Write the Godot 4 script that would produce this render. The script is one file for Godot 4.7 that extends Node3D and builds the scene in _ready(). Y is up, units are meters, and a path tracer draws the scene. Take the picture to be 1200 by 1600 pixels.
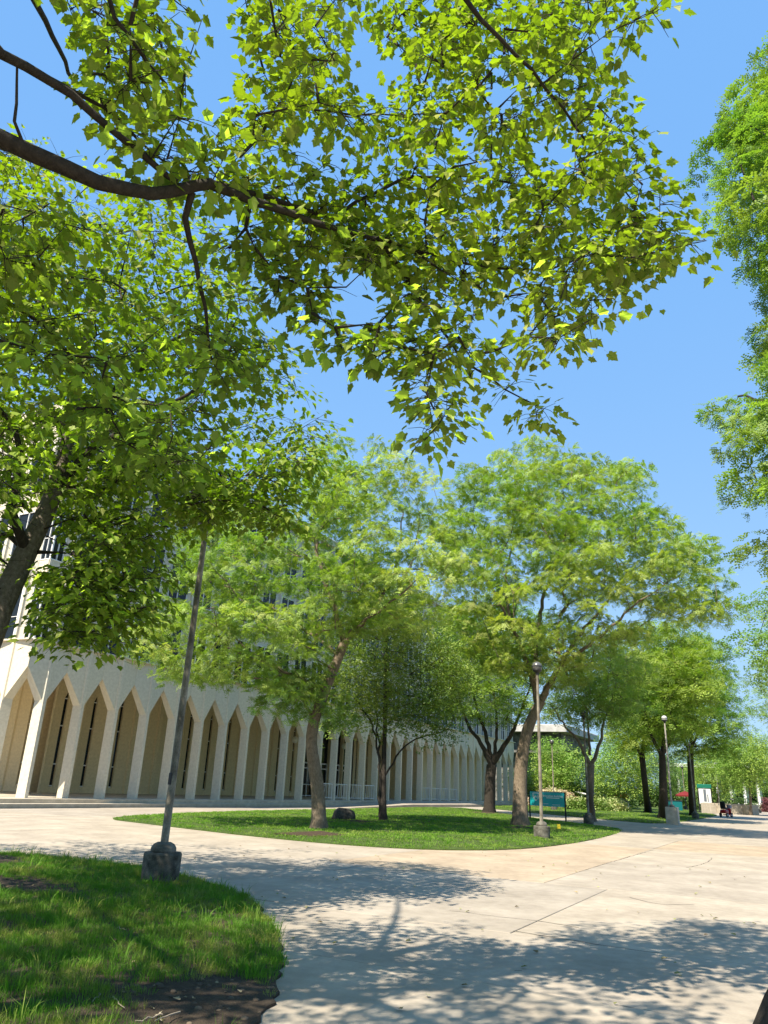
extends Node3D
# ---------------------------------------------------------------- helpers
const F := 1160.0            # focal length in photo pixels (1200 x 1600)
const EYE := 1.5
var cam_basis := Basis()
var M := {}
var rng := RandomNumberGenerator.new()
var noise := FastNoiseLite.new()

class MB:
	var v := PackedVector3Array()
	var n := PackedVector3Array()
	var ix := PackedInt32Array()
	var c := PackedColorArray()
	var colr := Color(1, 1, 1)
	var use_col := false
	func tri(a: Vector3, b: Vector3, d: Vector3) -> void:
		var nn := (b - a).cross(d - a).normalized()
		var k := v.size()
		v.push_back(a); v.push_back(d); v.push_back(b)
		n.push_back(nn); n.push_back(nn); n.push_back(nn)
		ix.push_back(k); ix.push_back(k + 1); ix.push_back(k + 2)
		if use_col:
			c.push_back(colr); c.push_back(colr); c.push_back(colr)
	func quad(a: Vector3, b: Vector3, d: Vector3, e: Vector3) -> void:
		tri(a, b, d); tri(a, d, e)
	func box(ctr: Vector3, s: Vector3, b := Basis(), ch := 0.0) -> void:
		# a box, its vertical and top edges chamfered by ch
		var h := s * 0.5
		if ch <= 0.0:
			var p := []
			for i in 8:
				p.append(ctr + b * Vector3(h.x if i & 1 else -h.x, h.y if i & 2 else -h.y, h.z if i & 4 else -h.z))
			quad(p[4], p[5], p[7], p[6]); quad(p[1], p[0], p[2], p[3])
			quad(p[5], p[1], p[3], p[7]); quad(p[0], p[4], p[6], p[2])
			quad(p[6], p[7], p[3], p[2]); quad(p[0], p[1], p[5], p[4])
			return
		var outl := PackedVector2Array([Vector2(-h.x + ch, h.z), Vector2(h.x - ch, h.z), Vector2(h.x, h.z - ch), Vector2(h.x, -h.z + ch), Vector2(h.x - ch, -h.z), Vector2(-h.x + ch, -h.z), Vector2(-h.x, -h.z + ch), Vector2(-h.x, h.z - ch)])
		var rings := []
		for lv in 3:
			var r := PackedVector3Array()
			var k := 1.0 if lv < 2 else 0.0
			for q in outl:
				var qq := q
				if lv == 2:
					qq = Vector2(q.x - signf(q.x) * ch * 0.9, q.y - signf(q.y) * ch * 0.9)
				r.push_back(ctr + b * Vector3(qq.x, [-h.y, h.y - ch, h.y][lv], qq.y))
			rings.append(r)
		for lv in 2:
			for i in 8:
				var j := (i + 1) % 8
				quad(rings[lv][i], rings[lv][j], rings[lv + 1][j], rings[lv + 1][i])
		for i in range(1, 7):
			tri(rings[2][0], rings[2][i], rings[2][i + 1])
			tri(rings[0][0], rings[0][i + 1], rings[0][i])
	func tube(p: PackedVector3Array, r: PackedFloat32Array, sides: int, cap := true, rough := 0.0, seedv := 0.0) -> void:
		var m := p.size()
		if m < 2:
			return
		var k0 := v.size()
		var t := (p[1] - p[0]).normalized()
		var u := t.cross(Vector3.UP if absf(t.y) < 0.9 else Vector3.RIGHT).normalized()
		for i in m:
			var t2 := t
			if i > 0:
				t2 = (p[mini(i + 1, m - 1)] - p[i - 1]).normalized()
			u = (u - t2 * u.dot(t2)).normalized()
			var w := t2.cross(u)
			for s in sides:
				var a := TAU * s / sides
				var d := u * cos(a) + w * sin(a)
				var rr := r[i]
				if sides >= 14 and rough > 0.0:
					rr *= 1.0 + 0.022 * (sin(a * 9.0 + i * 0.21 + seedv) + sin(a * 13.0 - i * 0.33 + seedv * 3.0) + 0.7 * sin(a * 17.0 + i * 0.5))
				if rough > 0.0:
					rr *= 1.0 + rough * (sin(a * 3.0 + i * 0.45 + seedv) * 0.5 + sin(a * 5.0 - i * 0.8 + seedv * 2.0) * 0.3 + sin(a * 2.0 + i * 0.23 + seedv) * 0.4)
				v.push_back(p[i] + d * rr)
				n.push_back(d)
				if use_col: c.push_back(colr)
		for i in m - 1:
			for s in sides:
				var a0 := k0 + i * sides + s
				var a1 := k0 + i * sides + (s + 1) % sides
				var b0 := a0 + sides
				var b1 := a1 + sides
				ix.append_array(PackedInt32Array([a0, b1, a1, a0, b0, b1]))
		if cap:
			for s in range(1, sides - 1):
				var e := k0 + (m - 1) * sides
				tri(v[e], v[e + s], v[e + s + 1])
				tri(v[k0], v[k0 + s + 1], v[k0 + s])
	func bar(a: Vector3, b: Vector3, r: float, sides := 8) -> void:
		tube(PackedVector3Array([a, b]), PackedFloat32Array([r, r]), sides)
	func lathe(prof: Array, ctr: Vector3, seg: int, smooth := true) -> void:
		# prof: list of Vector2(radius, y), from the bottom up
		var m := prof.size()
		for i in m - 1:
			var a: Vector2 = prof[i]
			var b: Vector2 = prof[i + 1]
			for s in seg:
				var t0 := TAU * s / seg
				var t1 := TAU * (s + 1) / seg
				var p00 := ctr + Vector3(cos(t0) * a.x, a.y, -sin(t0) * a.x)
				var p01 := ctr + Vector3(cos(t1) * a.x, a.y, -sin(t1) * a.x)
				var p10 := ctr + Vector3(cos(t0) * b.x, b.y, -sin(t0) * b.x)
				var p11 := ctr + Vector3(cos(t1) * b.x, b.y, -sin(t1) * b.x)
				if not smooth:
					if a.x > 1e-5: tri(p00, p01, p11)
					if b.x > 1e-5: tri(p00, p11, p10)
					continue
				var d := (b - a).normalized()
				var nx := d.y
				var ny := -d.x
				var n0 := Vector3(cos(t0) * nx, ny, -sin(t0) * nx)
				var n1 := Vector3(cos(t1) * nx, ny, -sin(t1) * nx)
				var k := v.size()
				v.append_array(PackedVector3Array([p00, p01, p11, p10]))
				n.append_array(PackedVector3Array([n0, n1, n1, n0]))
				if use_col: c.append_array(PackedColorArray([colr, colr, colr, colr]))
				ix.append_array(PackedInt32Array([k, k + 2, k + 1, k, k + 3, k + 2]))
	func sphere(ctr: Vector3, r: float, seg := 20, lat := 12, from := -1.0, to := 1.0) -> void:
		var pr := []
		for i in lat + 1:
			var a := lerpf(asin(from), asin(to), float(i) / lat)
			pr.append(Vector2(maxf(cos(a), 0.0) * r, sin(a) * r))
		var k0 := v.size()
		lathe(pr, ctr, seg)
		for i in range(k0, v.size()):
			n[i] = (v[i] - ctr).normalized()
	func mesh() -> ArrayMesh:
		var a := []
		a.resize(Mesh.ARRAY_MAX)
		a[Mesh.ARRAY_VERTEX] = v
		a[Mesh.ARRAY_NORMAL] = n
		a[Mesh.ARRAY_INDEX] = ix
		if use_col: a[Mesh.ARRAY_COLOR] = c
		var m := ArrayMesh.new()
		m.add_surface_from_arrays(Mesh.PRIMITIVE_TRIANGLES, a)
		return m

func lin(r: float, g: float, b: float) -> Color:
	return Color(r, g, b).linear_to_srgb()

func obj(called: String, mesh: Mesh, m: Material, parent: Node = self, at := Vector3.ZERO, turn := 0.0) -> MeshInstance3D:
	var o := MeshInstance3D.new()
	o.name = called
	o.mesh = mesh
	o.material_override = m
	o.position = at
	o.rotation.y = turn
	parent.add_child(o, true)
	return o

var used_names := {}
func numbered(called: String) -> String:
	var k: int = used_names.get(called, 0)
	used_names[called] = k + 1
	return called if k == 0 else "%s_%03d" % [called, k]

func tag(o: Node, label: String, category: String, group := "", kind := "") -> void:
	if label: o.set_meta("label", label)
	if category: o.set_meta("category", category)
	if group: o.set_meta("group", group)
	if kind: o.set_meta("kind", kind)

func thing(called: String, label: String, category: String, at := Vector3.ZERO, turn := 0.0, group := "") -> Node3D:
	var o := Node3D.new()
	o.name = numbered(called)
	add_child(o)
	o.position = at
	o.rotation.y = turn
	tag(o, label, category, group)
	return o

func single(called: String, mesh: Mesh, m: Material, label: String, category: String, at := Vector3.ZERO, turn := 0.0, group := "") -> MeshInstance3D:
	var o := obj(numbered(called), mesh, m, self, at, turn)
	tag(o, label, category, group)
	return o

func struct(called: String, mesh: Mesh, m: Material, at := Vector3.ZERO) -> MeshInstance3D:
	var o := obj(numbered(called), mesh, m, self, at)
	o.set_meta("kind", "structure")
	return o

func scatter(called: String, mesh: Mesh, m: Material, buf: PackedFloat32Array, parent: Node) -> MultiMeshInstance3D:
	var mm := MultiMesh.new()
	mm.transform_format = MultiMesh.TRANSFORM_3D
	mm.use_colors = true
	mm.mesh = mesh
	mm.instance_count = buf.size() / 16
	mm.buffer = buf
	var o := MultiMeshInstance3D.new()
	o.name = called
	o.multimesh = mm
	o.material_override = m
	parent.add_child(o, true)
	return o

func push(buf: PackedFloat32Array, b: Basis, p: Vector3, c: Color) -> void:
	buf.append_array(PackedFloat32Array([b.x.x, b.y.x, b.z.x, p.x, b.x.y, b.y.y, b.z.y, p.y, b.x.z, b.y.z, b.z.z, p.z, c.r, c.g, c.b, 1.0]))

# a photo pixel as a direction; with the ground or a distance it becomes a place
func ray(px: float, py: float) -> Vector3:
	return (cam_basis * Vector3(px - 600.0, 800.0 - py, -F)).normalized()
func G(px: float, py: float, y := 0.0) -> Vector3:
	var d := ray(px, py)
	return Vector3(0, EYE, 0) + d * ((y - EYE) / d.y)
func A(px: float, py: float, dist: float) -> Vector3:      # dist: level distance
	var d := ray(px, py)
	return Vector3(0, EYE, 0) + d * (dist / Vector2(d.x, d.z).length())

func rnd(a: float, b: float) -> float:
	return rng.randf_range(a, b)

func spline(p: PackedVector3Array, step: float) -> PackedVector3Array:
	var o := PackedVector3Array()
	var m := p.size()
	for i in m - 1:
		var p0 := p[maxi(i - 1, 0)]
		var p3 := p[mini(i + 2, m - 1)]
		var k := maxi(1, int(ceil(p[i].distance_to(p[i + 1]) / step)))
		for j in k:
			o.push_back(p[i].cubic_interpolate(p[i + 1], p0, p3, float(j) / k))
	o.push_back(p[m - 1])
	return o

# ---------------------------------------------------------------- materials
func speckle(size: int, layers: Array, lo: Color, hi: Color, sd: int) -> ImageTexture:
	# layers: [frequency, weight, octaves]
	var sum := PackedFloat32Array()
	sum.resize(size * size)
	var tot := 0.0
	for l in layers:
		var f := FastNoiseLite.new()
		f.seed = sd; sd += 17
		f.frequency = l[0]
		f.fractal_octaves = l[2]
		f.noise_type = FastNoiseLite.TYPE_SIMPLEX_SMOOTH
		var im := f.get_seamless_image(size, size)
		im.convert(Image.FORMAT_L8)
		var d := im.get_data()
		tot += l[1]
		for i in size * size:
			sum[i] += d[i] / 255.0 * l[1]
	var out := PackedByteArray()
	out.resize(size * size * 3)
	for i in size * size:
		var t := clampf(sum[i] / tot, 0.0, 1.0)
		out[i * 3] = int(255.0 * lerpf(lo.r, hi.r, t))
		out[i * 3 + 1] = int(255.0 * lerpf(lo.g, hi.g, t))
		out[i * 3 + 2] = int(255.0 * lerpf(lo.b, hi.b, t))
	var im2 := Image.create_from_data(size, size, false, Image.FORMAT_RGB8, out)
	im2.generate_mipmaps()
	return ImageTexture.create_from_image(im2)

func mat(col: Color, rough := 0.9, tex: Texture2D = null, scl := Vector3.ONE, relief: Texture2D = null, depth := 0.0, spec := 0.4) -> StandardMaterial3D:
	var m := StandardMaterial3D.new()
	m.albedo_color = col
	m.roughness = rough
	m.metallic_specular = spec
	if tex:
		m.albedo_texture = tex
	if relief:
		m.heightmap_enabled = true
		m.heightmap_texture = relief
		m.heightmap_scale = depth
	if tex or relief:
		m.uv1_triplanar = true
		m.uv1_world_triplanar = true
		m.uv1_scale = scl
	return m

func leaf_mat(back: Color, rough := 0.55) -> StandardMaterial3D:
	var m := StandardMaterial3D.new()
	m.albedo_color = Color.WHITE
	m.vertex_color_use_as_albedo = true
	m.roughness = rough
	m.metallic_specular = 0.35
	m.backlight_enabled = true
	m.backlight = back
	m.cull_mode = BaseMaterial3D.CULL_DISABLED
	return m

func make_materials() -> void:
	var t_conc := speckle(1024, [[0.004, 1.0, 5], [0.03, 0.6, 3], [0.2, 0.35, 2]], Color(0.70, 0.69, 0.68), Color(1, 1, 1), 3)
	var t_fine := speckle(512, [[0.30, 0.7, 2], [0.02, 0.6, 3]], Color(0.80, 0.79, 0.77), Color(1, 1, 1), 11)
	var t_bark := speckle(512, [[0.03, 1.0, 4], [0.12, 0.7, 3]], Color(0.35, 0.33, 0.31), Color(1, 1, 1), 21)
	var t_soil := speckle(512, [[0.02, 0.8, 4], [0.15, 1.0, 3]], Color(0.4, 0.38, 0.36), Color(1, 1, 1), 31)
	var t_stain := speckle(512, [[0.008, 1.0, 5], [0.08, 0.6, 3]], Color(0.28, 0.27, 0.25), Color(1, 1, 1), 41)
	M.slab = []
	for c in [[0.475, 0.415, 0.335], [0.46, 0.405, 0.33], [0.49, 0.43, 0.345], [0.45, 0.40, 0.33], [0.50, 0.405, 0.295]]:
		M.slab.append(mat(lin(c[0], c[1], c[2]), 0.85, t_conc, Vector3.ONE * 0.14, t_fine, 0.25))
	M.joint = mat(lin(0.09, 0.08, 0.065), 0.95, t_soil, Vector3.ONE * 0.8)
	M.precast = mat(lin(0.77, 0.70, 0.555), 0.85, t_fine, Vector3.ONE * 0.55, t_fine, 0.3)
	M.precast_b = mat(lin(0.71, 0.665, 0.55), 0.85, t_fine, Vector3.ONE * 0.47, t_fine, 0.3)
	M.bounce_tan_wall = mat(lin(0.88, 0.74, 0.47), 0.85, t_fine, Vector3.ONE * 0.5)  # precast tone with warm light bounced into the arcade mixed into its colour
	M.step = mat(lin(0.64, 0.57, 0.45), 0.85, t_conc, Vector3.ONE * 0.3)
	M.white_frame = mat(lin(0.72, 0.72, 0.70), 0.45)
	M.glass = mat(lin(0.012, 0.015, 0.018), 0.07, null, Vector3.ONE, null, 0.0, 0.35)
	M.hall_roof = mat(lin(0.55, 0.55, 0.53), 0.85, t_conc, Vector3.ONE * 0.2)
	M.grey_conc = mat(lin(0.34, 0.34, 0.32), 0.85, t_stain, Vector3.ONE * 0.25)
	M.block = mat(lin(0.26, 0.25, 0.21), 0.95, t_stain, Vector3.ONE * 1.3, t_fine, 1.0)
	M.block_clean = mat(lin(0.62, 0.55, 0.44), 0.9, t_conc, Vector3.ONE * 0.6, t_fine, 0.5)
	M.pole = mat(lin(0.50, 0.45, 0.36), 0.6, t_stain, Vector3(1.2, 0.5, 1.2))
	M.pole_pale = mat(lin(0.46, 0.43, 0.37), 0.6, t_conc, Vector3(1.2, 0.5, 1.2))
	M.dome = mat(lin(0.33, 0.31, 0.26), 0.7, t_stain, Vector3.ONE * 1.1)
	M.dark_metal = mat(lin(0.03, 0.03, 0.032), 0.45)
	M.globe = mat(lin(0.46, 0.46, 0.44), 0.18, null, Vector3.ONE, null, 0.0, 0.6)
	M.globe_smoky = mat(lin(0.09, 0.09, 0.085), 0.22, null, Vector3.ONE, null, 0.0, 0.6)
	M.globe_white = mat(lin(0.78, 0.75, 0.62), 0.3)
	M.bark_locust = mat(lin(0.40, 0.325, 0.235), 0.95, t_bark, Vector3(1.6, 0.38, 1.6), t_bark, 3.0)
	M.bark_dark = mat(lin(0.10, 0.085, 0.07), 0.95, t_bark, Vector3(1.6, 0.4, 1.6), t_bark, 2.5)
	M.bark_maple = mat(lin(0.085, 0.07, 0.055), 0.9, t_bark, Vector3(1.3, 0.8, 1.3), t_bark, 1.0)
	M.bark_grey = mat(lin(0.36, 0.315, 0.26), 0.9, t_bark, Vector3(1.3, 0.8, 1.3), t_bark, 1.0)
	M.soil = mat(lin(0.105, 0.078, 0.052), 1.0, t_soil, Vector3.ONE * 0.9, t_soil, 2.5)
	M.mulch = mat(lin(0.12, 0.085, 0.055), 1.0, t_soil, Vector3.ONE * 1.3, t_soil, 3.0)
	M.turf = mat(lin(0.10, 0.17, 0.028), 1.0, t_soil, Vector3.ONE * 0.5, t_soil, 2.0)
	M.meadow = mat(lin(0.10, 0.165, 0.03), 1.0, t_soil, Vector3.ONE * 0.13)
	M.grass = leaf_mat(Color(0.75, 1.0, 0.35), 0.6)
	M.maple = leaf_mat(Color(0.84, 1.0, 0.28), 0.5)
	M.locust = leaf_mat(Color(0.95, 1.0, 0.45), 0.55)
	M.pear = leaf_mat(Color(0.7, 0.8, 0.3), 0.4)
	M.shrub = leaf_mat(Color(0.6, 0.7, 0.3), 0.5)
	M.teal = mat(lin(0.012, 0.36, 0.38), 0.3)
	M.white = mat(lin(0.75, 0.75, 0.73), 0.6)
	M.rock = mat(lin(0.12, 0.115, 0.10), 0.95, t_stain, Vector3.ONE * 1.5, t_fine, 1.5)
	M.red = mat(lin(0.38, 0.012, 0.012), 0.25)
	M.black = mat(lin(0.015, 0.015, 0.016), 0.6)
	M.orange = mat(lin(0.55, 0.16, 0.03), 0.7)
	M.yellow = mat(lin(0.65, 0.50, 0.03), 0.6)
	M.pink = mat(lin(0.62, 0.40, 0.34), 0.9)
	M.twig = mat(lin(0.30, 0.25, 0.19), 0.9)
	M.litter = mat(lin(0.34, 0.24, 0.13), 0.9)
	M.litter_leaf = leaf_mat(Color(0.3, 0.25, 0.15), 0.9)
	M.clod = StandardMaterial3D.new()
	M.clod.vertex_color_use_as_albedo = true
	M.clod.roughness = 1.0
# ---------------------------------------------------------------- scene
func _ready() -> void:
	rng.seed = 7
	noise.seed = 5
	noise.frequency = 0.2
	# camera
	cam_basis = Basis(Vector3.UP, deg_to_rad(28.308)) * Basis(Vector3.RIGHT, deg_to_rad(20.191)) * Basis(Vector3.BACK, deg_to_rad(2.56))
	var cam := Camera3D.new()
	cam.name = "camera"
	cam.fov = rad_to_deg(2.0 * atan(800.0 / F))
	cam.far = 2000.0
	add_child(cam)
	cam.transform = Transform3D(cam_basis, Vector3(0, EYE, 0))
	cam.current = true
	# sky
	var sm := ProceduralSkyMaterial.new()
	sm.sky_top_color = lin(0.097, 0.222, 0.44)
	sm.sky_horizon_color = lin(0.26, 0.39, 0.52)
	sm.sky_curve = 0.20
	sm.ground_horizon_color = lin(0.22, 0.25, 0.22)
	sm.ground_bottom_color = lin(0.15, 0.17, 0.12)
	sm.sun_angle_max = 0.01
	var sky := Sky.new()
	sky.sky_material = sm
	var env := Environment.new()
	env.background_mode = Environment.BG_SKY
	env.sky = sky
	env.tonemap_mode = Environment.TONE_MAPPER_LINEAR
	env.tonemap_exposure = 2.2
	env.sdfgi_enabled = true
	env.ssao_enabled = true
	env.ssil_enabled = true
	var we := WorldEnvironment.new()
	we.name = "environment"
	we.environment = env
	add_child(we)
	# sun: behind the camera to the left, just behind the plane of the arcade
	var sun := DirectionalLight3D.new()
	sun.name = "sun"
	sun.light_energy = 1.6
	sun.light_color = Color(1.0, 0.955, 0.88)
	sun.light_angular_distance = 0.5
	sun.shadow_enabled = true
	add_child(sun)
	var el := deg_to_rad(52.0)
	var az := deg_to_rad(9.0)
	var to_sun := Vector3(-sin(az) * cos(el), sin(el), cos(az) * cos(el))
	sun.look_at_from_position(to_sun * 50.0, Vector3.ZERO, Vector3.UP)

	var t0 := Time.get_ticks_msec()
	make_materials()
	print("materials ", Time.get_ticks_msec() - t0)
	build_ground()
	print("ground ", Time.get_ticks_msec() - t0)
	build_arcade()
	build_far_buildings()
	print("buildings ", Time.get_ticks_msec() - t0)
	build_trees()
	print("trees ", Time.get_ticks_msec() - t0)
	build_lamps()
	build_things()
	print("all ", Time.get_ticks_msec() - t0)
# ---------------------------------------------------------------- ground, paving, lawns
func edge_dist(p: Vector2, poly: PackedVector2Array) -> float:
	var best := 1e9
	for i in poly.size():
		var q := Geometry2D.get_closest_point_to_segment(p, poly[i], poly[(i + 1) % poly.size()])
		best = minf(best, q.distance_to(p))
	return best

func rounded(p: PackedVector2Array) -> PackedVector2Array:
	for k in 2:
		var o := PackedVector2Array()
		for i in p.size():
			var a := p[i]
			var b := p[(i + 1) % p.size()]
			o.push_back(a.lerp(b, 0.25)); o.push_back(a.lerp(b, 0.75))
		p = o
	return p

var lawn_h := {}
func lawn_height(x: float, z: float, ed: float, rise: float) -> float:
	return 0.022 + rise * smoothstep(0.0, 2.2, ed) + 0.02 * smoothstep(0.0, 0.5, ed) + noise.get_noise_2d(x * 4.0, z * 4.0) * 0.025 * smoothstep(0.0, 0.6, ed)

func lawn_mesh(poly: PackedVector2Array, cell: float, rise: float) -> ArrayMesh:
	# heights on a grid, the cells at the edge cut along the outline, and a low earth edge all round
	var b := MB.new()
	var lo := Vector2(1e9, 1e9)
	var hi := -lo
	for p in poly:
		lo = lo.min(p); hi = hi.max(p)
	var nx := int((hi.x - lo.x) / cell) + 1
	var nz := int((hi.y - lo.y) / cell) + 1
	var hh := func(q: Vector2) -> Vector3:
		var inn := Geometry2D.is_point_in_polygon(q, poly)
		var e := edge_dist(q, poly) if inn else 0.0
		return Vector3(q.x, lawn_height(q.x, q.y, e, rise), q.y)
	for i in nx:
		for j in nz:
			var q0 := lo + Vector2(i, j) * cell
			var sq := PackedVector2Array([q0, q0 + Vector2(0, cell), q0 + Vector2(cell, cell), q0 + Vector2(cell, 0)])
			var inside := 0
			for q in sq:
				if Geometry2D.is_point_in_polygon(q, poly): inside += 1
			if inside == 4:
				b.quad(hh.call(sq[0]), hh.call(sq[1]), hh.call(sq[2]), hh.call(sq[3]))
			else:
				for piece in Geometry2D.intersect_polygons(sq, poly):
					var t := Geometry2D.triangulate_polygon(piece)
					for k in range(0, t.size(), 3):
						var a: Vector3 = hh.call(piece[t[k]])
						var c: Vector3 = hh.call(piece[t[k + 1]])
						var d: Vector3 = hh.call(piece[t[k + 2]])
						if (c - a).cross(d - a).y < 0.0: b.tri(a, d, c)
						else: b.tri(a, c, d)
	var cw := Geometry2D.is_polygon_clockwise(poly)
	for i in poly.size():
		var p := poly[i]
		var q := poly[(i + 1) % poly.size()]
		if cw:
			var s := p; p = q; q = s
		b.quad(Vector3(q.x, -0.05, q.y), Vector3(p.x, -0.05, p.y), hh.call(p), hh.call(q))
	# smooth the turf by averaging normals of shared places
	var acc := {}
	for i in b.v.size():
		var k := Vector3i(b.v[i] * 200.0)
		acc[k] = acc.get(k, Vector3.ZERO) + b.n[i]
	for i in b.v.size():
		if b.n[i].y > 0.5:
			b.n[i] = (acc[Vector3i(b.v[i] * 200.0)] as Vector3).normalized()
	return b.mesh()

func tuft_mesh(blades: int, hgt: float, wid: float, spread: float, sd: int) -> ArrayMesh:
	var r := RandomNumberGenerator.new()
	r.seed = sd
	var b := MB.new()
	for i in blades:
		var a := r.randf() * TAU
		var base := Vector3(cos(a), 0, sin(a)) * spread * sqrt(r.randf())
		base.y = -0.01
		var d := Vector3(cos(a + r.randf_range(-1, 1)), 0, sin(a + r.randf_range(-1, 1)))
		var h := hgt * r.randf_range(0.55, 1.15)
		var bend := h * r.randf_range(0.15, 0.9)
		var side := d.cross(Vector3.UP).rotated(Vector3.UP, r.randf_range(-0.8, 0.8)) * wid * r.randf_range(0.6, 1.2)
		var m := base + d * bend * 0.3 + Vector3(0, h * 0.6, 0)
		var e := base + d * bend + Vector3(0, h * r.randf_range(0.75, 1.0), 0)
		b.quad(base - side * 0.5, base + side * 0.5, m + side * 0.4, m - side * 0.4)
		b.tri(m - side * 0.4, m + side * 0.4, e)
	return b.mesh()

var near_poly := PackedVector2Array()
func bare(x: float, z: float) -> float:
	# how bare the near lawn is at a place: worn earth by the tip and two worn patches
	var p := Vector2(x, z)
	var k := noise.get_noise_2d(x * 9.0, z * 9.0) * 0.45 + noise.get_noise_2d(x * 31.0, z * 31.0) * 0.25
	var d1 := smoothstep(0.9, 0.4, Vector2((p.x + 3.7) * 0.9, (p.y + 4.75) * 0.95).length() + k)
	var d2 := smoothstep(0.95, 0.45, Vector2((p.x + 9.4) * 0.55, (p.y + 7.35) * 1.5).length() + k)
	var d3 := smoothstep(0.45, 0.2, Vector2(p.x + 6.15, (p.y + 7.5) * 1.6).length() + k)
	var d4 := smoothstep(1.1, 0.5, Vector2((p.x + 12.4) * 0.7, (p.y + 8.9) * 1.2).length() + k)
	return maxf(maxf(d1, d2), maxf(d3, d4))

func build_ground() -> void:
	# earth and grass to the horizon
	var g := MB.new()
	g.quad(Vector3(-900, -0.11, 60), Vector3(900, -0.11, 60), Vector3(900, -0.11, -1500), Vector3(-900, -0.11, -1500))
	struct("ground", g.mesh(), M.meadow)
	# paving: slabs with joints over a dark bed
	var bed := MB.new()
	bed.quad(Vector3(-48, -0.05, 14), Vector3(16, -0.05, 14), Vector3(16, -0.05, -150), Vector3(-48, -0.05, -150))
	var walk := struct("walkway", bed.mesh(), M.joint)
	var zs := [12.0, 6.0, 1.2, -3.6, -6.72, -9.1, -14.3, -20.2, -26.2, -32.2, -38.2, -45.0, -52.0, -60.0, -70.0, -80.0, -92.0, -108.0, -128.0, -149.0]
	var r := RandomNumberGenerator.new()
	r.seed = 12
	for i in zs.size() - 1:
		var z0: float = zs[i]
		var z1: float = zs[i + 1]
		var xs := [-46.0, -40.0, -34.0, -28.0, -23.0, -18.0, -13.4, -8.6, -4.15, 0.3, 4.6, 9.0, 15.0]
		if i == 5: xs = [-46.0, -40.0, -34.0, -28.0, -23.0, -18.0, -12.2, -8.0, -3.05, 1.9, 6.5, 11.0, 15.0]
		if i == 4 or i == 3: xs = [-46.0, -40.0, -34.0, -28.0, -23.0, -18.0, -12.2, -6.2, 2.6, 9.0, 15.0]
		for k in xs.size() - 1:
			if xs[k] < -29.0 and z0 < -18.0: continue          # under the building
			if xs[k] < -10.0 and z1 < -70.0: continue          # the far lawn
			var gap := 0.007 if z0 > -16.0 else 0.006
			var w: float = xs[k + 1] - xs[k] - gap * 2.0
			var d: float = z0 - z1 - gap * 2.0
			var b := MB.new()
			b.box(Vector3.ZERO, Vector3(w, 0.10, d), Basis(), 0.006)
			var m: Material = M.slab[r.randi() % 4]
			if (i == 6 or i == 7) and k == 7: m = M.slab[4]
			if i == 8 and k == 8: m = M.slab[4]
			var o := obj("slab", b.mesh(), m, walk, Vector3((xs[k] + xs[k + 1]) * 0.5, -0.05 + r.randf_range(-0.002, 0.002), (z0 + z1) * 0.5))
			o.rotation = Vector3(r.randf_range(-1, 1) * 0.0006, 0, r.randf_range(-1, 1) * 0.0006)
	# hairline crack, some mended with weeds, across the open paving
	for cr in [[[400, 1500], [500, 1513], [610, 1527], [900, 1563], [1175, 1595], [1230, 1602]], [[790, 1452], [860, 1463], [955, 1478], [1030, 1489]], [[1155, 1511], [1230, 1524]], [[862, 1374], [940, 1351], [1020, 1328]], [[700, 1422], [780, 1432], [850, 1440], [905, 1449]], [[1060, 1357], [1090, 1352], [1108, 1345], [1112, 1340]], [[985, 1402], [1030, 1412], [1085, 1413]], [[800, 1516], [815, 1515]], [[520, 1360], [600, 1348], [640, 1351]]]:
		var pts := PackedVector3Array()
		for q in cr: pts.push_back(G(q[0], q[1], 0.004))
		var b := MB.new()
		var sp := spline(pts, 0.12)
		for q in sp.size(): sp[q] += Vector3(r.randf_range(-0.02, 0.02), -0.003, r.randf_range(-0.02, 0.02))
		for q in sp.size() - 1:
			var s := (sp[q + 1] - sp[q]).cross(Vector3.UP).normalized() * r.randf_range(0.005, 0.011)
			b.quad(sp[q] - s, sp[q + 1] - s, sp[q + 1] + s, sp[q] + s)
		obj("crack_seam", b.mesh(), M.joint, walk)
	# near lawn
	near_poly = PackedVector2Array()
	for q in [[400, 1612], [432, 1550], [442, 1492], [432, 1450], [395, 1405], [320, 1379], [250, 1360], [170, 1349], [90, 1341], [0, 1333]]:
		var p := G(q[0], q[1])
		near_poly.push_back(Vector2(p.x, p.z))
	near_poly.append_array(PackedVector2Array([Vector2(-15.5, -8.6), Vector2(-18, -5), Vector2(-18, 3), Vector2(-12, 6), Vector2(-5, 6), Vector2(-2.4, 3), Vector2(-2.0, 0.5), Vector2(-2.3, -2.0)]))
	near_poly = rounded(near_poly)
	var rag := PackedVector2Array()
	for i in near_poly.size():
		var a := near_poly[i]
		var c := near_poly[(i + 1) % near_poly.size()]
		var m := maxi(1, int(a.distance_to(c) / 0.12)) if a.length() < 14.0 else 1
		for k in m:
			var q := a.lerp(c, float(k) / m)
			rag.push_back(q + Vector2(noise.get_noise_2d(q.x * 14.0, q.y * 14.0), noise.get_noise_2d(q.y * 14.0, q.x * 14.0 + 50.0)) * 0.09)
	near_poly = rag
	var lawn := struct("lawn", lawn_mesh(near_poly, 0.3, 0.05), M.soil)
	tag(lawn, "shaded lawn lobe with worn earth beside the low round lamp block", "")
	var tuft := tuft_mesh(22, 0.075, 0.0042, 0.06, 3)
	var long_tuft := tuft_mesh(12, 0.17, 0.006, 0.05, 4)
	var buf := PackedFloat32Array()
	var buf2 := PackedFloat32Array()
	var cnt := 0
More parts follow.
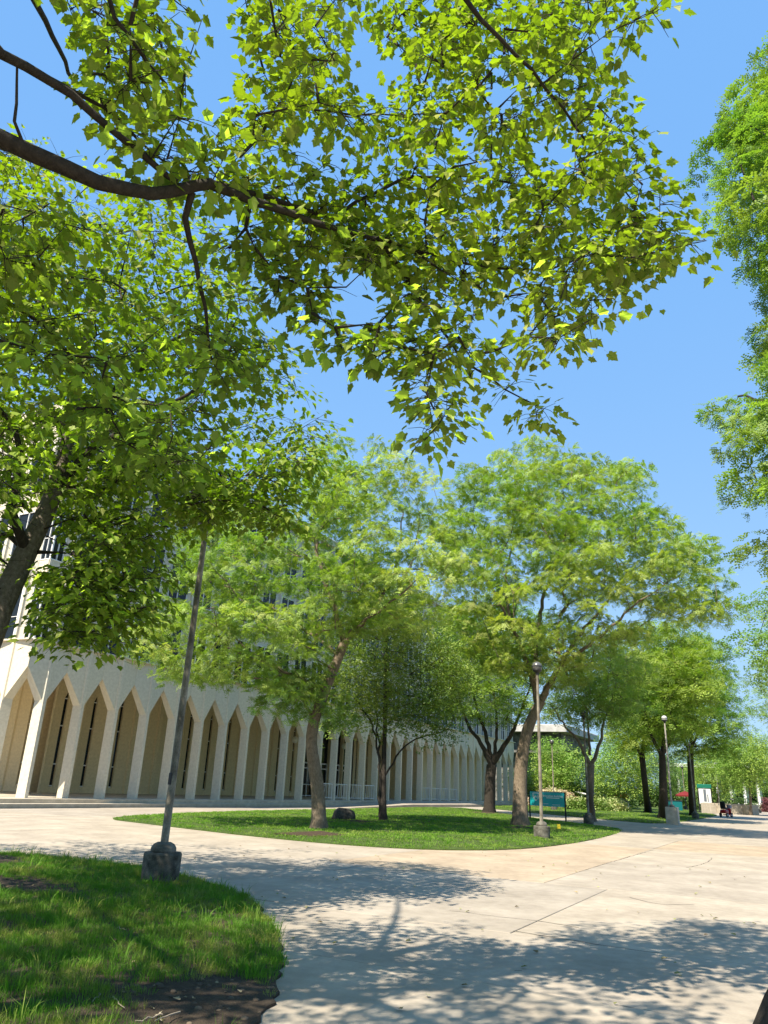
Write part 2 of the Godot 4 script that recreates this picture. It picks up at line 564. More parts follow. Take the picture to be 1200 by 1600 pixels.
	for k in 30000:
		var x := rnd(-16.0, -2.2)
		var z := rnd(-10.6, -1.0)
		var p := Vector2(x, z)
		var dist := p.length()
		if dist < 3.4: continue
		if x / minf(z, -0.3) > 2.1: continue                # well outside the frame to the left
		if rng.randf() > clampf(1.35 - dist * 0.045, 0.5, 1.0): continue
		if not Geometry2D.is_point_in_polygon(p, near_poly): continue
		var ed := edge_dist(p, near_poly)
		if ed < 0.005: continue
		var br := bare(x, z)
		if rng.randf() < br * 1.05: continue
		var y := lawn_height(x, z, ed, 0.05)
		var dry := clampf(noise.get_noise_2d(x * 6.0, z * 6.0 + 40.0) * 2.0 + 0.12 + br * 0.9, 0.0, 1.0)
		var c := Color(0.13, 0.27, 0.03).lerp(Color(0.32, 0.33, 0.085), dry)
		c = c * rnd(0.75, 1.2)
		var s := rnd(0.75, 1.3) * (1.0 - 0.35 * br)
		if rng.randf() < 0.07 and br < 0.3:
			push(buf2, Basis(Vector3.UP, rng.randf() * TAU).scaled(Vector3.ONE * s), Vector3(x, y, z), c)
		else:
			push(buf, Basis(Vector3.UP, rng.randf() * TAU).scaled(Vector3(s, s * rnd(0.7, 1.2), s)), Vector3(x, y, z), c)
	var gr := scatter(numbered("grass"), tuft, M.grass, buf, self)
	tag(gr, "dense dappled green grass blades on the near lawn lobe", "grass", "", "stuff")
	var gr2 := scatter(numbered("grass"), long_tuft, M.grass, buf2, self)
	tag(gr2, "taller unmown grass tufts standing out of the near lawn", "grass", "", "stuff")
	# twigs, dry leaves and clods on the worn earth
	var leafb := PackedFloat32Array()
	for k in 420:
		var x := rnd(-13.0, -3.0)
		var z := rnd(-10.0, -3.5)
		var p := Vector2(x, z)
		if not Geometry2D.is_point_in_polygon(p, near_poly): continue
		var br := bare(x, z)
		if rng.randf() > 0.10 + br * 0.9: continue
		var b := Basis(Vector3.UP, rng.randf() * TAU) * Basis(Vector3.RIGHT, rnd(-0.5, 0.5))
		var y := lawn_height(x, z, edge_dist(p, near_poly), 0.05)
		var c := Color(0.30, 0.21, 0.11).lerp(Color(0.42, 0.38, 0.25), rng.randf()) * rnd(0.5, 1.1)
		push(leafb, b.scaled(Vector3.ONE * rnd(0.2, 0.5)), Vector3(x, y + 0.012, z), c)
	var lit := scatter(numbered("leaf_litter"), maple_leaf(2), M.litter_leaf, leafb, self)
	tag(lit, "dry fallen leaves scattered on the worn earth of the lawn", "leaf litter", "", "stuff")
	var clod := PackedFloat32Array()
	for k in 1500:
		var x := rnd(-11.0, -3.0)
		var z := rnd(-10.0, -3.5)
		var p := Vector2(x, z)
		if not Geometry2D.is_point_in_polygon(p, near_poly): continue
		if rng.randf() > bare(x, z): continue
		var s := rnd(0.008, 0.028) * (1.6 if rng.randf() < 0.1 else 1.0)
		var y := lawn_height(x, z, edge_dist(p, near_poly), 0.05)
		push(clod, (Basis(Vector3.UP, rng.randf() * TAU) * Basis(Vector3.RIGHT, rng.randf() * TAU)).scaled(Vector3(s, s * 0.6, s)), Vector3(x, y, z), Color(0.10, 0.075, 0.05) * rnd(0.5, 1.4))
	var cl := scatter(numbered("earth_clods"), clod_mesh(), M.clod, clod, self)
	tag(cl, "small clods of brown earth on the bare lawn edge", "earth", "", "stuff")
	for q in [[185, 1567, 30, 0.30], [262, 1590, 80, 0.26], [235, 1592, 100, 0.2], [150, 1560, 60, 0.18], [190, 1452, 20, 0.2]]:
		var p := G(q[0], q[1], 0.07)
		var b := MB.new()
		var d := Vector3(cos(deg_to_rad(q[2])), 0, sin(deg_to_rad(q[2])))
		var pts := PackedVector3Array()
		var rr := PackedFloat32Array()
		for i in 6:
			pts.push_back(d * q[3] * (i / 5.0 - 0.5) + Vector3(rnd(-0.01, 0.01), rnd(0.0, 0.015), rnd(-0.01, 0.01)))
			rr.push_back(lerpf(0.006, 0.003, i / 5.0))
		b.tube(pts, rr, 5)
		single("twig", b.mesh(), M.twig, "dry fallen twig lying on the near lawn", "twig", p, 0.0, "twigs fallen on the lawn")
	# leaves blown on to the paving
	leafb = PackedFloat32Array()
	for k in 150:
		var x := rnd(-12.0, 0.5)
		var z := rnd(-20.0, -4.0)
		if Geometry2D.is_point_in_polygon(Vector2(x, z), near_poly): continue
		var c := Color(0.30, 0.21, 0.11).lerp(Color(0.30, 0.34, 0.12), rng.randf()) * rnd(0.5, 1.1)
		push(leafb, (Basis(Vector3.UP, rng.randf() * TAU) * Basis(Vector3.RIGHT, rnd(-0.3, 0.3))).scaled(Vector3.ONE * rnd(0.25, 0.6)), Vector3(x, 0.012, z), c)
	var lit2 := scatter(numbered("leaf_litter"), maple_leaf(2), M.litter_leaf, leafb, self)
	tag(lit2, "few dry leaves blown over the open concrete paving", "leaf litter", "", "stuff")
	# middle lawn with the trees and the sign
	var mid := PackedVector2Array()
	for q in [[150, 1278], [240, 1289], [340, 1301], [440, 1312], [540, 1321], [640, 1327], [720, 1329.5], [800, 1328], [860, 1323], [920, 1314], [960, 1304], [975, 1296]]:
		var p := G(q[0], q[1])
		mid.push_back(Vector2(p.x, p.z))
	mid.append_array(PackedVector2Array([Vector2(-9.2, -41.5), Vector2(-11.8, -44.2), Vector2(-15.2, -48.6), Vector2(-19.0, -54.5), Vector2(-22.5, -59.5), Vector2(-25.2, -58.0), Vector2(-25.3, -50), Vector2(-24.6, -40), Vector2(-24.2, -32.6), Vector2(-23.4, -26.7)]))
	mid = rounded(mid)
	var lw2 := struct("lawn", lawn_mesh(mid, 0.7, 0.09), M.turf)
	tag(lw2, "sunny oval lawn between the arcade and the walkway", "")
	buf = PackedFloat32Array()
	var small := tuft_mesh(14, 0.06, 0.009, 0.09, 8)
	for k in 26000:
		var x := rnd(-25.5, -6.5)
		var z := rnd(-59.0, -18.0)
		if rng.randf() > clampf(1.25 - Vector2(x, z).length() * 0.016, 0.25, 1.0): continue
		var p := Vector2(x, z)
		if not Geometry2D.is_point_in_polygon(p, mid): continue
		var ed := edge_dist(p, mid)
		var dry := clampf(noise.get_noise_2d(x * 2.0, z * 2.0) * 1.3, 0.0, 0.75)
		var c := Color(0.20, 0.34, 0.045).lerp(Color(0.36, 0.39, 0.10), dry) * rnd(0.8, 1.2)
		var s := rnd(0.8, 1.35)
		push(buf, Basis(Vector3.UP, rng.randf() * TAU).scaled(Vector3(s * 1.5, s, s * 1.5)), Vector3(x, lawn_height(x, z, ed, 0.09), z), c)
	var gr3 := scatter(numbered("grass"), small, M.grass, buf, self)
	tag(gr3, "short bright grass of the oval lawn under the trees", "grass", "", "stuff")
	# far lawn behind the side path
	var far := PackedVector2Array([Vector2(-7.2, -51.0), Vector2(-9.5, -51.4), Vector2(-13.5, -55.0), Vector2(-18.5, -59.5), Vector2(-24.5, -66.0), Vector2(-27.0, -74.0), Vector2(-27.0, -92.0), Vector2(-60, -100), Vector2(-60, -148), Vector2(-12, -148), Vector2(-12, -104), Vector2(-7.6, -96), Vector2(-7.2, -75)])
	far = rounded(far)
	var lw3 := struct("lawn", lawn_mesh(far, 2.5, 0.1), M.turf)
	tag(lw3, "far lawn with the dark trunks beyond the side path", "")
	buf = PackedFloat32Array()
	for k in 14000:
		var x := rnd(-30.0, -7.0)
		var z := rnd(-110.0, -50.5)
		var p := Vector2(x, z)
		if rng.randf() > clampf(1.6 - p.length() * 0.016, 0.15, 1.0): continue
		if not Geometry2D.is_point_in_polygon(p, far): continue
		var c := Color(0.20, 0.34, 0.045).lerp(Color(0.33, 0.37, 0.08), rng.randf() * 0.5) * rnd(0.8, 1.2)
		push(buf, Basis(Vector3.UP, rng.randf() * TAU).scaled(Vector3(2.4, 1.2, 2.4)), Vector3(x, lawn_height(x, z, edge_dist(p, far), 0.1), z), c)
	var gr4 := scatter(numbered("grass"), small, M.grass, buf, self)
	tag(gr4, "short grass of the far lawn beyond the side path", "grass", "", "stuff")

func clod_mesh() -> ArrayMesh:
	var b := MB.new()
	b.sphere(Vector3.ZERO, 1.0, 6, 4)
	for i in b.v.size():
		var q := b.v[i]
		b.v[i] = q * (1.0 + 0.3 * noise.get_noise_3d(q.x * 9.0, q.y * 9.0, q.z * 9.0))
	return b.mesh()
# ---------------------------------------------------------------- the arcaded building
const BAY := 2.12
const PL := 0.35             # floor of the arcade
const SPRING := 4.38
const APEX := 5.78
const SILL := 6.93
const STOREY := 3.7
const TOP := 18.5

func pier_mesh() -> ArrayMesh:
	# one precast unit: a shaft that is narrow in front and opens above into two half arches
	var b := MB.new()
	var hb := BAY * 0.5 - 0.004
	for s in [-1.0, 1.0]:
		var f := func(x: float, y: float, z: float) -> Vector3: return Vector3(x, y, z * s)
		var qd := func(a: Vector3, c: Vector3, d: Vector3, e: Vector3) -> void:
			if s > 0: b.quad(a, c, d, e)
			else: b.quad(a, e, d, c)
		# shaft: nose, flank, back
		var n0: Vector3 = f.call(0.20, PL, 0.085); var n1: Vector3 = f.call(0.20, SPRING - 0.12, 0.085)
		var k0: Vector3 = f.call(-0.25, PL, 0.185); var k1: Vector3 = f.call(-0.25, SPRING, 0.185)
		qd.call(k0, n0, n1, k1) if s < 0 else qd.call(n0, k0, k1, n1)
		qd.call(f.call(-0.25, PL, 0.0), f.call(-0.25, PL, 0.185), k1, f.call(-0.25, SPRING, 0.0)) if s < 0 else qd.call(f.call(-0.25, PL, 0.185), f.call(-0.25, PL, 0.0), f.call(-0.25, SPRING, 0.0), k1)
		qd.call(f.call(0.20, PL, 0.0), f.call(0.20, PL, 0.085), f.call(0.20, SILL, 0.085), f.call(0.20, SILL, 0.0)) if s < 0 else qd.call(f.call(0.20, PL, 0.085), f.call(0.20, PL, 0.0), f.call(0.20, SILL, 0.0), f.call(0.20, SILL, 0.085))
		# rib step, then the panel that leans back to the seam
		var r0: Vector3 = f.call(0.20, SPRING - 0.12, 0.085); var r1: Vector3 = f.call(0.20, SILL, 0.085)
		var g0: Vector3 = f.call(0.13, SPRING + 0.04, 0.12); var g1: Vector3 = f.call(0.13, SILL, 0.12)
		var a0: Vector3 = f.call(0.0, APEX, hb); var a1: Vector3 = f.call(0.0, SILL, hb)
		if s > 0:
			b.quad(g0, r0, r1, g1)
			b.quad(a0, g0, g1, a1)
		else:
			b.quad(r0, g0, g1, r1)
			b.quad(g0, a0, a1, g1)
		# the reveal of the arch, the back and the underside of the rib foot
		var ab: Vector3 = f.call(-0.34, APEX, hb)
		if s > 0:
			b.quad(g0, a0, ab, k1); b.tri(g0, k1, n1); b.tri(r0, g0, n1)
			b.quad(f.call(-0.34, SPRING, 0.0), f.call(-0.34, SILL, 0.0), f.call(-0.34, SILL, hb), ab)
			b.tri(k1, f.call(-0.34, SPRING, 0.0), ab)
			b.quad(a0, a1, f.call(-0.34, SILL, hb), ab)
		else:
			b.quad(a0, g0, k1, ab); b.tri(k1, g0, n1)
			b.quad(f.call(-0.34, SILL, 0.0), f.call(-0.34, SPRING, 0.0), ab, f.call(-0.34, SILL, hb))
			b.tri(f.call(-0.34, SPRING, 0.0), k1, ab)
			b.quad(a1, a0, ab, f.call(-0.34, SILL, hb))
	# sill cap
	b.box(Vector3(-0.06, SILL + 0.035, 0), Vector3(0.60, 0.07, BAY - 0.006))
	return b.mesh()

func pilaster_mesh() -> ArrayMesh:
	var b := MB.new()
	var y0 := SILL + 0.07
	var pl := [Vector2(-0.34, 0.30), Vector2(-0.02, 0.30), Vector2(0.06, 0.13), Vector2(0.12, 0.085), Vector2(0.20, 0.085), Vector2(0.20, -0.085), Vector2(0.12, -0.085), Vector2(0.06, -0.13), Vector2(-0.02, -0.30), Vector2(-0.34, -0.30)]
	for i in pl.size():
		var p: Vector2 = pl[i]
		var q: Vector2 = pl[(i + 1) % pl.size()]
		b.quad(Vector3(p.x, y0, p.y), Vector3(q.x, y0, q.y), Vector3(q.x, TOP, q.y), Vector3(p.x, TOP, p.y))
	return b.mesh()

func window_parts(w: float, h: float) -> Array:
	# [frame, pane]: a frame of depth with one upright in the middle and one crossbar, and a pane that fills half of it
	var b := MB.new()
	var t := 0.04
	for s in [-1.0, 1.0]:
		b.box(Vector3(0, h * 0.5, s * (w * 0.5 - t * 0.5)), Vector3(0.09, h, t))
		b.box(Vector3(0, h * 0.5 + s * (h * 0.5 - t * 0.5), 0), Vector3(0.086, t, w - 2 * t))
	b.box(Vector3(0, h * 0.5, 0), Vector3(0.082, h - 2 * t, t))
	for s in [-1.0, 1.0]:
		b.box(Vector3(0.0, h * 0.42, s * (w * 0.25)), Vector3(0.06, 0.025, w * 0.5 - 1.5 * t))
	var g := MB.new()
	g.box(Vector3(0, h * 0.5, 0), Vector3(0.012, h - 2 * t, w * 0.5 - 1.5 * t))
	return [b.mesh(), g.mesh()]

func build_arcade() -> void:
	var root := thing("arcade_building", "pale precast building with a ground-floor arcade of pointed arches", "building", Vector3(-29.3, 0, -22.0))
	var pier := pier_mesh()
	var pil := pilaster_mesh()
	var nb := 32
	var side := 9
	var wh := 2.55
	var win := window_parts(BAY - 0.60, wh)
	var half := window_parts(BAY * 0.5 - 0.36, wh)
	var sp := MB.new()
	sp.box(Vector3(-0.10, 0, 0), Vector3(0.12, STOREY - wh, BAY - 0.60))
	var sph := MB.new()
	sph.box(Vector3(-0.10, 0, 0), Vector3(0.12, STOREY - wh, BAY * 0.5 - 0.30))
	var spm := sp.mesh()
	var sphm := sph.mesh()
	# both streets of piers: along the front (x = 0) and along the end wall (turned a quarter)
	for run in 2:
		var cnt: int = nb if run == 0 else side
		var turn: float = 0.0 if run == 0 else -PI / 2
		var dir: Vector3 = Vector3(0, 0, -1) if run == 0 else Vector3(-1, 0, 0)
		for k in cnt:
			var at: Vector3 = dir * (BAY * 0.5 + BAY * k)
			var o := obj("pier", pier, M.precast if (k * 7 + run) % 3 else M.precast_b, root, at, turn)
			obj("pilaster", pil, M.precast_b, root, at, turn)
		for k in cnt - 1:
			var at: Vector3 = dir * (BAY * (k + 1))
			for fl in 3:
				var y0 := SILL + 0.07 + STOREY * fl
				var wi := obj("window", win[0], M.white_frame, root, at + Vector3(0, y0, 0), turn)
				for s in [-1.0, 1.0]:
					obj("pane", win[1], M.glass, wi, Vector3(-0.02, 0, s * (BAY - 0.6) * 0.25))
				obj("spandrel", spm, M.precast, root, at + Vector3(0, y0 + wh + (STOREY - wh) * 0.5, 0), turn)
		# the half window that meets the corner
		var atc: Vector3 = dir * ((BAY * 0.5 - 0.30) * 0.5)
		for fl in 3:
			var y0 := SILL + 0.07 + STOREY * fl
			var wi := obj("window", half[0], M.white_frame, root, atc + Vector3(0, y0, 0) - (Vector3(0.06, 0, 0) if run == 0 else Vector3(0, 0, 0.06)), turn)
			for s in [-1.0, 1.0]:
				obj("pane", half[1], M.glass, wi, Vector3(-0.02, 0, s * (BAY * 0.5 - 0.36) * 0.25))
			obj("spandrel", sphm, M.precast, root, atc + Vector3(0, y0 + wh + (STOREY - wh) * 0.5, 0), turn)
	# parapet, roof, floor slabs and the dark rooms behind the glass
	var L := BAY * nb
	var D := BAY * side
	var b := MB.new()
	b.box(Vector3(-D * 0.5 + 0.05, TOP + 0.25, -L * 0.5 + 0.05), Vector3(D + 0.35, 0.5, L + 0.35), Basis(), 0.03)
	obj("parapet", b.mesh(), M.precast, root)
	b = MB.new()
	b.box(Vector3(-D * 0.5 - 0.2, (SILL + TOP) * 0.5 - 0.1, -L * 0.5 - 0.0), Vector3(D - 0.85, TOP - SILL + 0.6, L - 0.85))
	obj("inner_wall", b.mesh(), M.precast, root)
	b = MB.new()
	b.box(Vector3(-D * 0.5 - 0.2, SILL - 0.48, -L * 0.5), Vector3(D - 0.7, 0.14, L - 0.7))
	obj("arcade_ceiling", b.mesh(), M.precast, root)
	# far end wall above the open end of the arcade
	b = MB.new()
	b.box(Vector3(-D * 0.5, (SILL + TOP) * 0.5, -L + 0.3), Vector3(D - 0.1, TOP - SILL, 0.25))
	obj("end_wall", b.mesh(), M.precast, root)
	# ground-floor core: panels with a slot of glass each, set back under the arches
	var back := 6.9
	var x0 := -back
	var z0 := -back
	var core := MB.new()
	var hc := SILL - 0.55 - PL
	core.box(Vector3(-D * 0.5 - back * 0.5 - 0.35, PL + hc * 0.5, -L * 0.5), Vector3(D - back - 0.2, hc, L - 2 * back - 0.5))
	obj("core_wall", core.mesh(), M.bounce_tan_wall, root)
	core = MB.new()
	core.box(Vector3(-4.9, PL + hc * 0.5, -L + 10.5), Vector3(4.0, hc, 20.0))
	obj("stair_wall", core.mesh(), M.bounce_tan_wall, root)
	var pan := MB.new()      # a panel: pilaster strip, two leaves folded towards the slot
	var hw := BAY * 0.5
	var prof := [Vector2(0.16, -hw), Vector2(0.16, -hw + 0.16), Vector2(0.06, -hw + 0.20), Vector2(-0.10, -0.14), Vector2(-0.28, -0.13)]
	for s in [-1.0, 1.0]:
		for i in prof.size() - 1:
			var p := Vector2(prof[i].x, prof[i].y * -s)
			var q := Vector2(prof[i + 1].x, prof[i + 1].y * -s)
			if s > 0: pan.quad(Vector3(p.x, PL, p.y), Vector3(q.x, PL, q.y), Vector3(q.x, PL + hc, q.y), Vector3(p.x, PL + hc, p.y))
			else: pan.quad(Vector3(q.x, PL, q.y), Vector3(p.x, PL, p.y), Vector3(p.x, PL + hc, p.y), Vector3(q.x, PL + hc, q.y))
	# foot and pointed head of the slot
	pan.box(Vector3(-0.16, PL + 0.16, 0), Vector3(0.16, 0.32, 0.28))
	for s in [-1.0, 1.0]:
		var a := Vector3(-0.09, APEX - 0.05, 0)
		var c1 := Vector3(-0.09, APEX - 0.35, 0.145 * s)
		var d1 := Vector3(-0.09, PL + hc, 0.145 * s)
		var e1 := Vector3(-0.09, PL + hc, 0)
		if s > 0: pan.quad(a, c1, d1, e1) if false else pan.quad(c1, a, e1, d1)
		else: pan.quad(a, c1, d1, e1)
	var panm := pan.mesh()
	var slot := MB.new()
	slot.box(Vector3(-0.22, PL + 0.3 + 2.6, 0), Vector3(0.012, 5.2, 0.27))
	var slotm := slot.mesh()
	var bars := MB.new()
	bars.box(Vector3(-0.19, 0, 0), Vector3(0.05, 0.06, 0.27))
	var barm := bars.mesh()
	var nbk := int((L - 2 * back) / BAY)
	var doors := [15, 16, 17, 18]
	for k in 5:
		var at := Vector3(x0 - BAY * (k + 0.5) - 0.25, 0, z0)
		obj("wall_panel", panm, M.bounce_tan_wall, root, at, -PI / 2)
		var sl := obj("slot_window", slotm, M.glass, root, at, -PI / 2)
		for y in [PL + 0.36, PL + 1.5, PL + 3.55, APEX - 0.38]: obj("glazing_bar", barm, M.white_frame, sl, Vector3(0, y, 0))
	# the entrance: tall glazed doors with transoms
	var dfr := MB.new()
	for s in [-1.0, 0.0, 1.0]:
		dfr.box(Vector3(0.0, PL + 1.35, s * 0.96), Vector3(0.12, 2.7, 0.09))
	for y in [0.08, 0.95, 2.25, 2.66]:
		for s in [-1.0, 1.0]:
			dfr.box(Vector3(0.0, PL + y, s * 0.48), Vector3(0.10, 0.09 if y > 2.0 else 0.06, 0.865))
	var dfm := dfr.mesh()
	var dgl := MB.new()
	dgl.box(Vector3(-0.03, PL + 1.35, 0), Vector3(0.012, 2.66, 0.86))
	var dgm := dgl.mesh()
	var hd := MB.new()
	hd.box(Vector3(-0.03, PL + 2.75 + (hc - 2.75) * 0.5, 0), Vector3(0.02, hc - 2.75, BAY - 0.1))
	var hdm := hd.mesh()
	var jamb := MB.new()
	jamb.box(Vector3(0.1, PL + hc * 0.5, BAY * 0.5), Vector3(0.4, hc, 0.16))
	var jm := jamb.mesh()
	var pull := MB.new()
	pull.bar(Vector3(0.1, PL + 0.95, 0.09), Vector3(0.1, PL + 1.25, 0.09), 0.015, 6)
	for k in nbk:
		var at := Vector3(x0, 0, z0 - BAY * (k + 0.5) - 0.25)
		if not int((-at.z) / BAY) in doors:
			obj("wall_panel", panm, M.bounce_tan_wall, root, at)
			var sl := obj("slot_window", slotm, M.glass, root, at)
			for y in [PL + 0.36, PL + 1.5, PL + 3.55, APEX - 0.38]: obj("glazing_bar", barm, M.white_frame, sl, Vector3(0, y, 0))
			continue
		var d := obj("door", dfm, M.white_frame, root, at)
		for s in [-1.0, 1.0]: obj("pane", dgm, M.glass, d, Vector3(0, 0, s * 0.48))
		obj("pull_handle", pull.mesh(), M.dark_metal, d)
		obj("transom_pane", hdm, M.glass, root, at)
		obj("jamb", jm, M.bounce_tan_wall, root, at)
	# floor of the arcade and its two steps
	var st := thing("entrance_steps", "two long concrete steps up to the arcade floor", "steps", Vector3(-29.3, 0, -22.0))
	b = MB.new()
	b.box(Vector3(-D * 0.5 + 0.28, PL * 0.5, -L * 0.5 + 0.2), Vector3(D + 0.95, PL, L + 1.0), Basis(), 0.012)
	obj("arcade_floor", b.mesh(), M.step, st)
	b = MB.new()
	b.box(Vector3(0.76 + 0.2, 0.0875, -L * 0.5 + 0.2), Vector3(0.40, 0.175, L + 1.0), Basis(), 0.012)
	obj("tread", b.mesh(), M.step, st)
	b = MB.new()
	b.box(Vector3(-D * 0.5 + 0.48, 0.0875, 0.7 + 0.2), Vector3(D + 1.36, 0.175, 0.40), Basis(), 0.012)
	obj("tread", b.mesh(), M.step, st)
	# ramp that climbs in front of the steps
	b = MB.new()
	var rx0 := 0.80
	var rx1 := 3.3
	var hs := [[-22.5, 0.004], [-33.0, PL + 0.004], [-47.0, PL + 0.004], [-52.0, 0.004]]
	for i in hs.size() - 1:
		var za: float = hs[i][0]; var ya: float = hs[i][1]
		var zb: float = hs[i + 1][0]; var yb: float = hs[i + 1][1]
		b.quad(Vector3(rx0, ya, za), Vector3(rx1, ya * 0.6, za), Vector3(rx1, yb * 0.6, zb), Vector3(rx0, yb, zb))
		b.quad(Vector3(rx1, -0.02, za), Vector3(rx1, -0.02, zb), Vector3(rx1, yb * 0.6, zb), Vector3(rx1, ya * 0.6, za))
	single("ramp", b.mesh(), M.slab[0], "broad concrete ramp rising beside the arcade steps", "ramp", Vector3(-29.3, 0, -22.0))
	# guard rails between the piers
	for k in [11, 12, 13, 14, 19, 20, 21, 22]:
		var r := thing("guard_rail", "white metal guard rail between two piers %s" % ("in front of the glazed doors" if k < 16 else "farther along, past the glazed doors"), "railing", Vector3(-29.2, PL, -22.0 - BAY * (k + 1)), 0.0, "white guard rails before the doors" if k < 16 else "white guard rails past the doors")
		var w := BAY * 0.5 - 0.24
		b = MB.new()
		for s in [-1.0, 1.0]:
			b.bar(Vector3(0, 0.0, s * w), Vector3(0, 1.08, s * w), 0.022, 6)
		b.bar(Vector3(0, 1.08, -w), Vector3(0, 1.08, w), 0.024, 6)
		b.bar(Vector3(0, 0.16, -w), Vector3(0, 0.16, w), 0.02, 6)
		obj("frame", b.mesh(), M.white_frame, r)
		for q in [-0.6, -0.2, 0.2, 0.6]:
			b = MB.new()
			b.bar(Vector3(0, 0.17, q * w + 0.06), Vector3(0, 1.07, q * w - 0.06 * signf(q)), 0.014, 5)
			obj("baluster", b.mesh(), M.white_frame, r)
	# round lamps hanging in the arcade by the entrance
	for q in [[461.0, 1156.0], [538.0, 1166.0]]:
		var d := ray(q[0], q[1])
		var p := Vector3(0, EYE, 0) + d * (-33.0 / d.x)
		var g := thing("globe_pendant", "round cream globe lamp hanging in the arcade by the doors", "lamp", p, 0.0, "globe lamps in the arcade")
		b = MB.new()
		b.sphere(Vector3.ZERO, 0.24, 18, 10)
		obj("globe", b.mesh(), M.globe_white, g)
		b = MB.new()
		b.bar(Vector3(0, 0.2, 0), Vector3(0, SILL - 0.5 - p.y, 0), 0.02, 6)
		obj("stem", b.mesh(), M.dark_metal, g)

func build_far_buildings() -> void:
	# concrete building beyond the arcade with an overhanging upper storey and a wide flat roof
	var r := thing("concrete_hall", "grey concrete building with overhanging upper storey beyond the arcade", "building", Vector3(-45.0, 0, -118.0))
	var b := MB.new()
	b.box(Vector3(0, 3.4, 0), Vector3(27.4, 6.8, 14))
	obj("ground_floor", b.mesh(), M.grey_conc, r)
	for k in 9:
		b = MB.new()
		b.box(Vector3(0, 8.45, 0), Vector3(3.50, 2.30, 16.6))
		obj("wall_panel", b.mesh(), M.grey_conc, r, Vector3(-15.4 + 3.52 * (k + 0.5), 0, 0))
	b = MB.new()
	b.box(Vector3(-0.7, 7.05, 0), Vector3(33.0, 0.5, 17.2))
	obj("floor_beam", b.mesh(), M.grey_conc, r)
	b = MB.new()
	b.box(Vector3(-0.6, 10.1, 0), Vector3(36.4, 1.0, 21.0), Basis(), 0.1)
	obj("roof", b.mesh(), M.hall_roof, r)
	# long white building far down the walk, seen between the trees
	var w := thing("white_colonnade_building", "long low white building with slim columns far down the walk", "building", Vector3(-8.0, 0, -215.0))
	b = MB.new()
	b.box(Vector3(0, 4.5, -5), Vector3(44, 9.0, 8))
	obj("wall", b.mesh(), M.white, w)
	b = MB.new()
	b.box(Vector3(0, 9.4, -2.5), Vector3(46, 0.8, 15), Basis(), 0.1)
	obj("roof", b.mesh(), M.white, w)
	for k in 15:
		b = MB.new()
		b.box(Vector3(0, 4.5, 0), Vector3(0.6, 9.0, 0.6), Basis(), 0.05)
		obj("column", b.mesh(), M.white, w, Vector3(-21 + 3.0 * k, 0, 3.5))
	for k in 14:
		b = MB.new()
		b.box(Vector3(0, 3.6, -0.97), Vector3(1.7, 4.6, 0.1))
		obj("window", b.mesh(), M.glass, w, Vector3(-19.5 + 3.0 * k, 0, 0))
# ---------------------------------------------------------------- trees
func maple_leaf(kind: int, fold := 0.16, droop := 0.22, skew := 0.0) -> ArrayMesh:
	# a lobed blade in the xz plane, stalk at the origin, tip along +x; 1 unit = 1 m, about 0.11 long
	var b := MB.new()
	var L := 0.115
	var half := [Vector2(0.0, 0.0), Vector2(-0.10, 0.20), Vector2(0.10, 0.34), Vector2(0.20, 0.30), Vector2(0.42, 0.56), Vector2(0.48, 0.34), Vector2(0.62, 0.33), Vector2(0.72, 0.20), Vector2(1.0, 0.0)]
	if kind == 1:
		half = [Vector2(0.0, 0.0), Vector2(-0.06, 0.24), Vector2(0.14, 0.36), Vector2(0.30, 0.36), Vector2(0.55, 0.46), Vector2(0.56, 0.30), Vector2(0.74, 0.20), Vector2(0.80, 0.14), Vector2(1.0, 0.0)]
	var st := 0.055
	for s in [-1.0, 1.0]:
		for i in range(1, half.size() - 1):
			var p: Vector2 = half[i]
			var q: Vector2 = half[i + 1]
			var hp := func(v: Vector2) -> Vector3:
				return Vector3(st + v.x * L, (fold if kind != 2 else 0.55) * absf(v.y) * L * (1.0 + skew * s) - (droop if kind != 2 else -0.2) * v.x * v.x * L - 0.5 * droop * v.y * v.y * L, (v.y * (1.0 - 0.25 * fold) + skew * 0.12 * v.x * v.x * s) * L * s)
			var m0 := Vector3(st + p.x * L * 0.5 + 0.0, -0.22 * 0.25 * L * p.x, 0)
			var a: Vector3 = hp.call(Vector2.ZERO)
			var c1: Vector3 = hp.call(p)
			var d1: Vector3 = hp.call(q)
			if s > 0: b.tri(a, c1, d1)
			else: b.tri(a, d1, c1)
	if kind != 2:
		b.tri(Vector3(0, 0.008, -0.0012), Vector3(0, 0.008, 0.0012), Vector3(st, 0, 0))
	return b.mesh()

func locust_spray(pairs: int, length: float, lw: float, sd: int) -> ArrayMesh:
	# a feathered compound leaf: leaflets in pairs along a drooping stalk
	var r := RandomNumberGenerator.new()
	r.seed = sd
	var b := MB.new()
	for twig in 3:
		var rot := Basis(Vector3.UP, (twig - 1) * 0.75 + r.randf_range(-0.2, 0.2))
		var len := length * r.randf_range(0.75, 1.1)
		for i in pairs:
			var t := (i + 0.6) / pairs
			var p := Vector3(len * t, -0.30 * len * t * t + 0.02 * twig, 0)
			for s in [-1.0, 1.0]:
				var d := Vector3(0.45, r.randf_range(-0.35, 0.1), s).normalized()
				var ll := length * 0.26 * (1.0 - 0.45 * absf(t - 0.45)) * r.randf_range(0.8, 1.2)
				var w := Vector3(1, r.randf_range(-0.4, 0.4), -0.3 * s).normalized() * lw
				var a := rot * p
				var e := rot * (p + d * ll)
				var m := rot * (p + d * ll * 0.5)
				var ww := rot * w
				b.quad(a, m + ww * 0.5, e, m - ww * 0.5)
	return b.mesh()

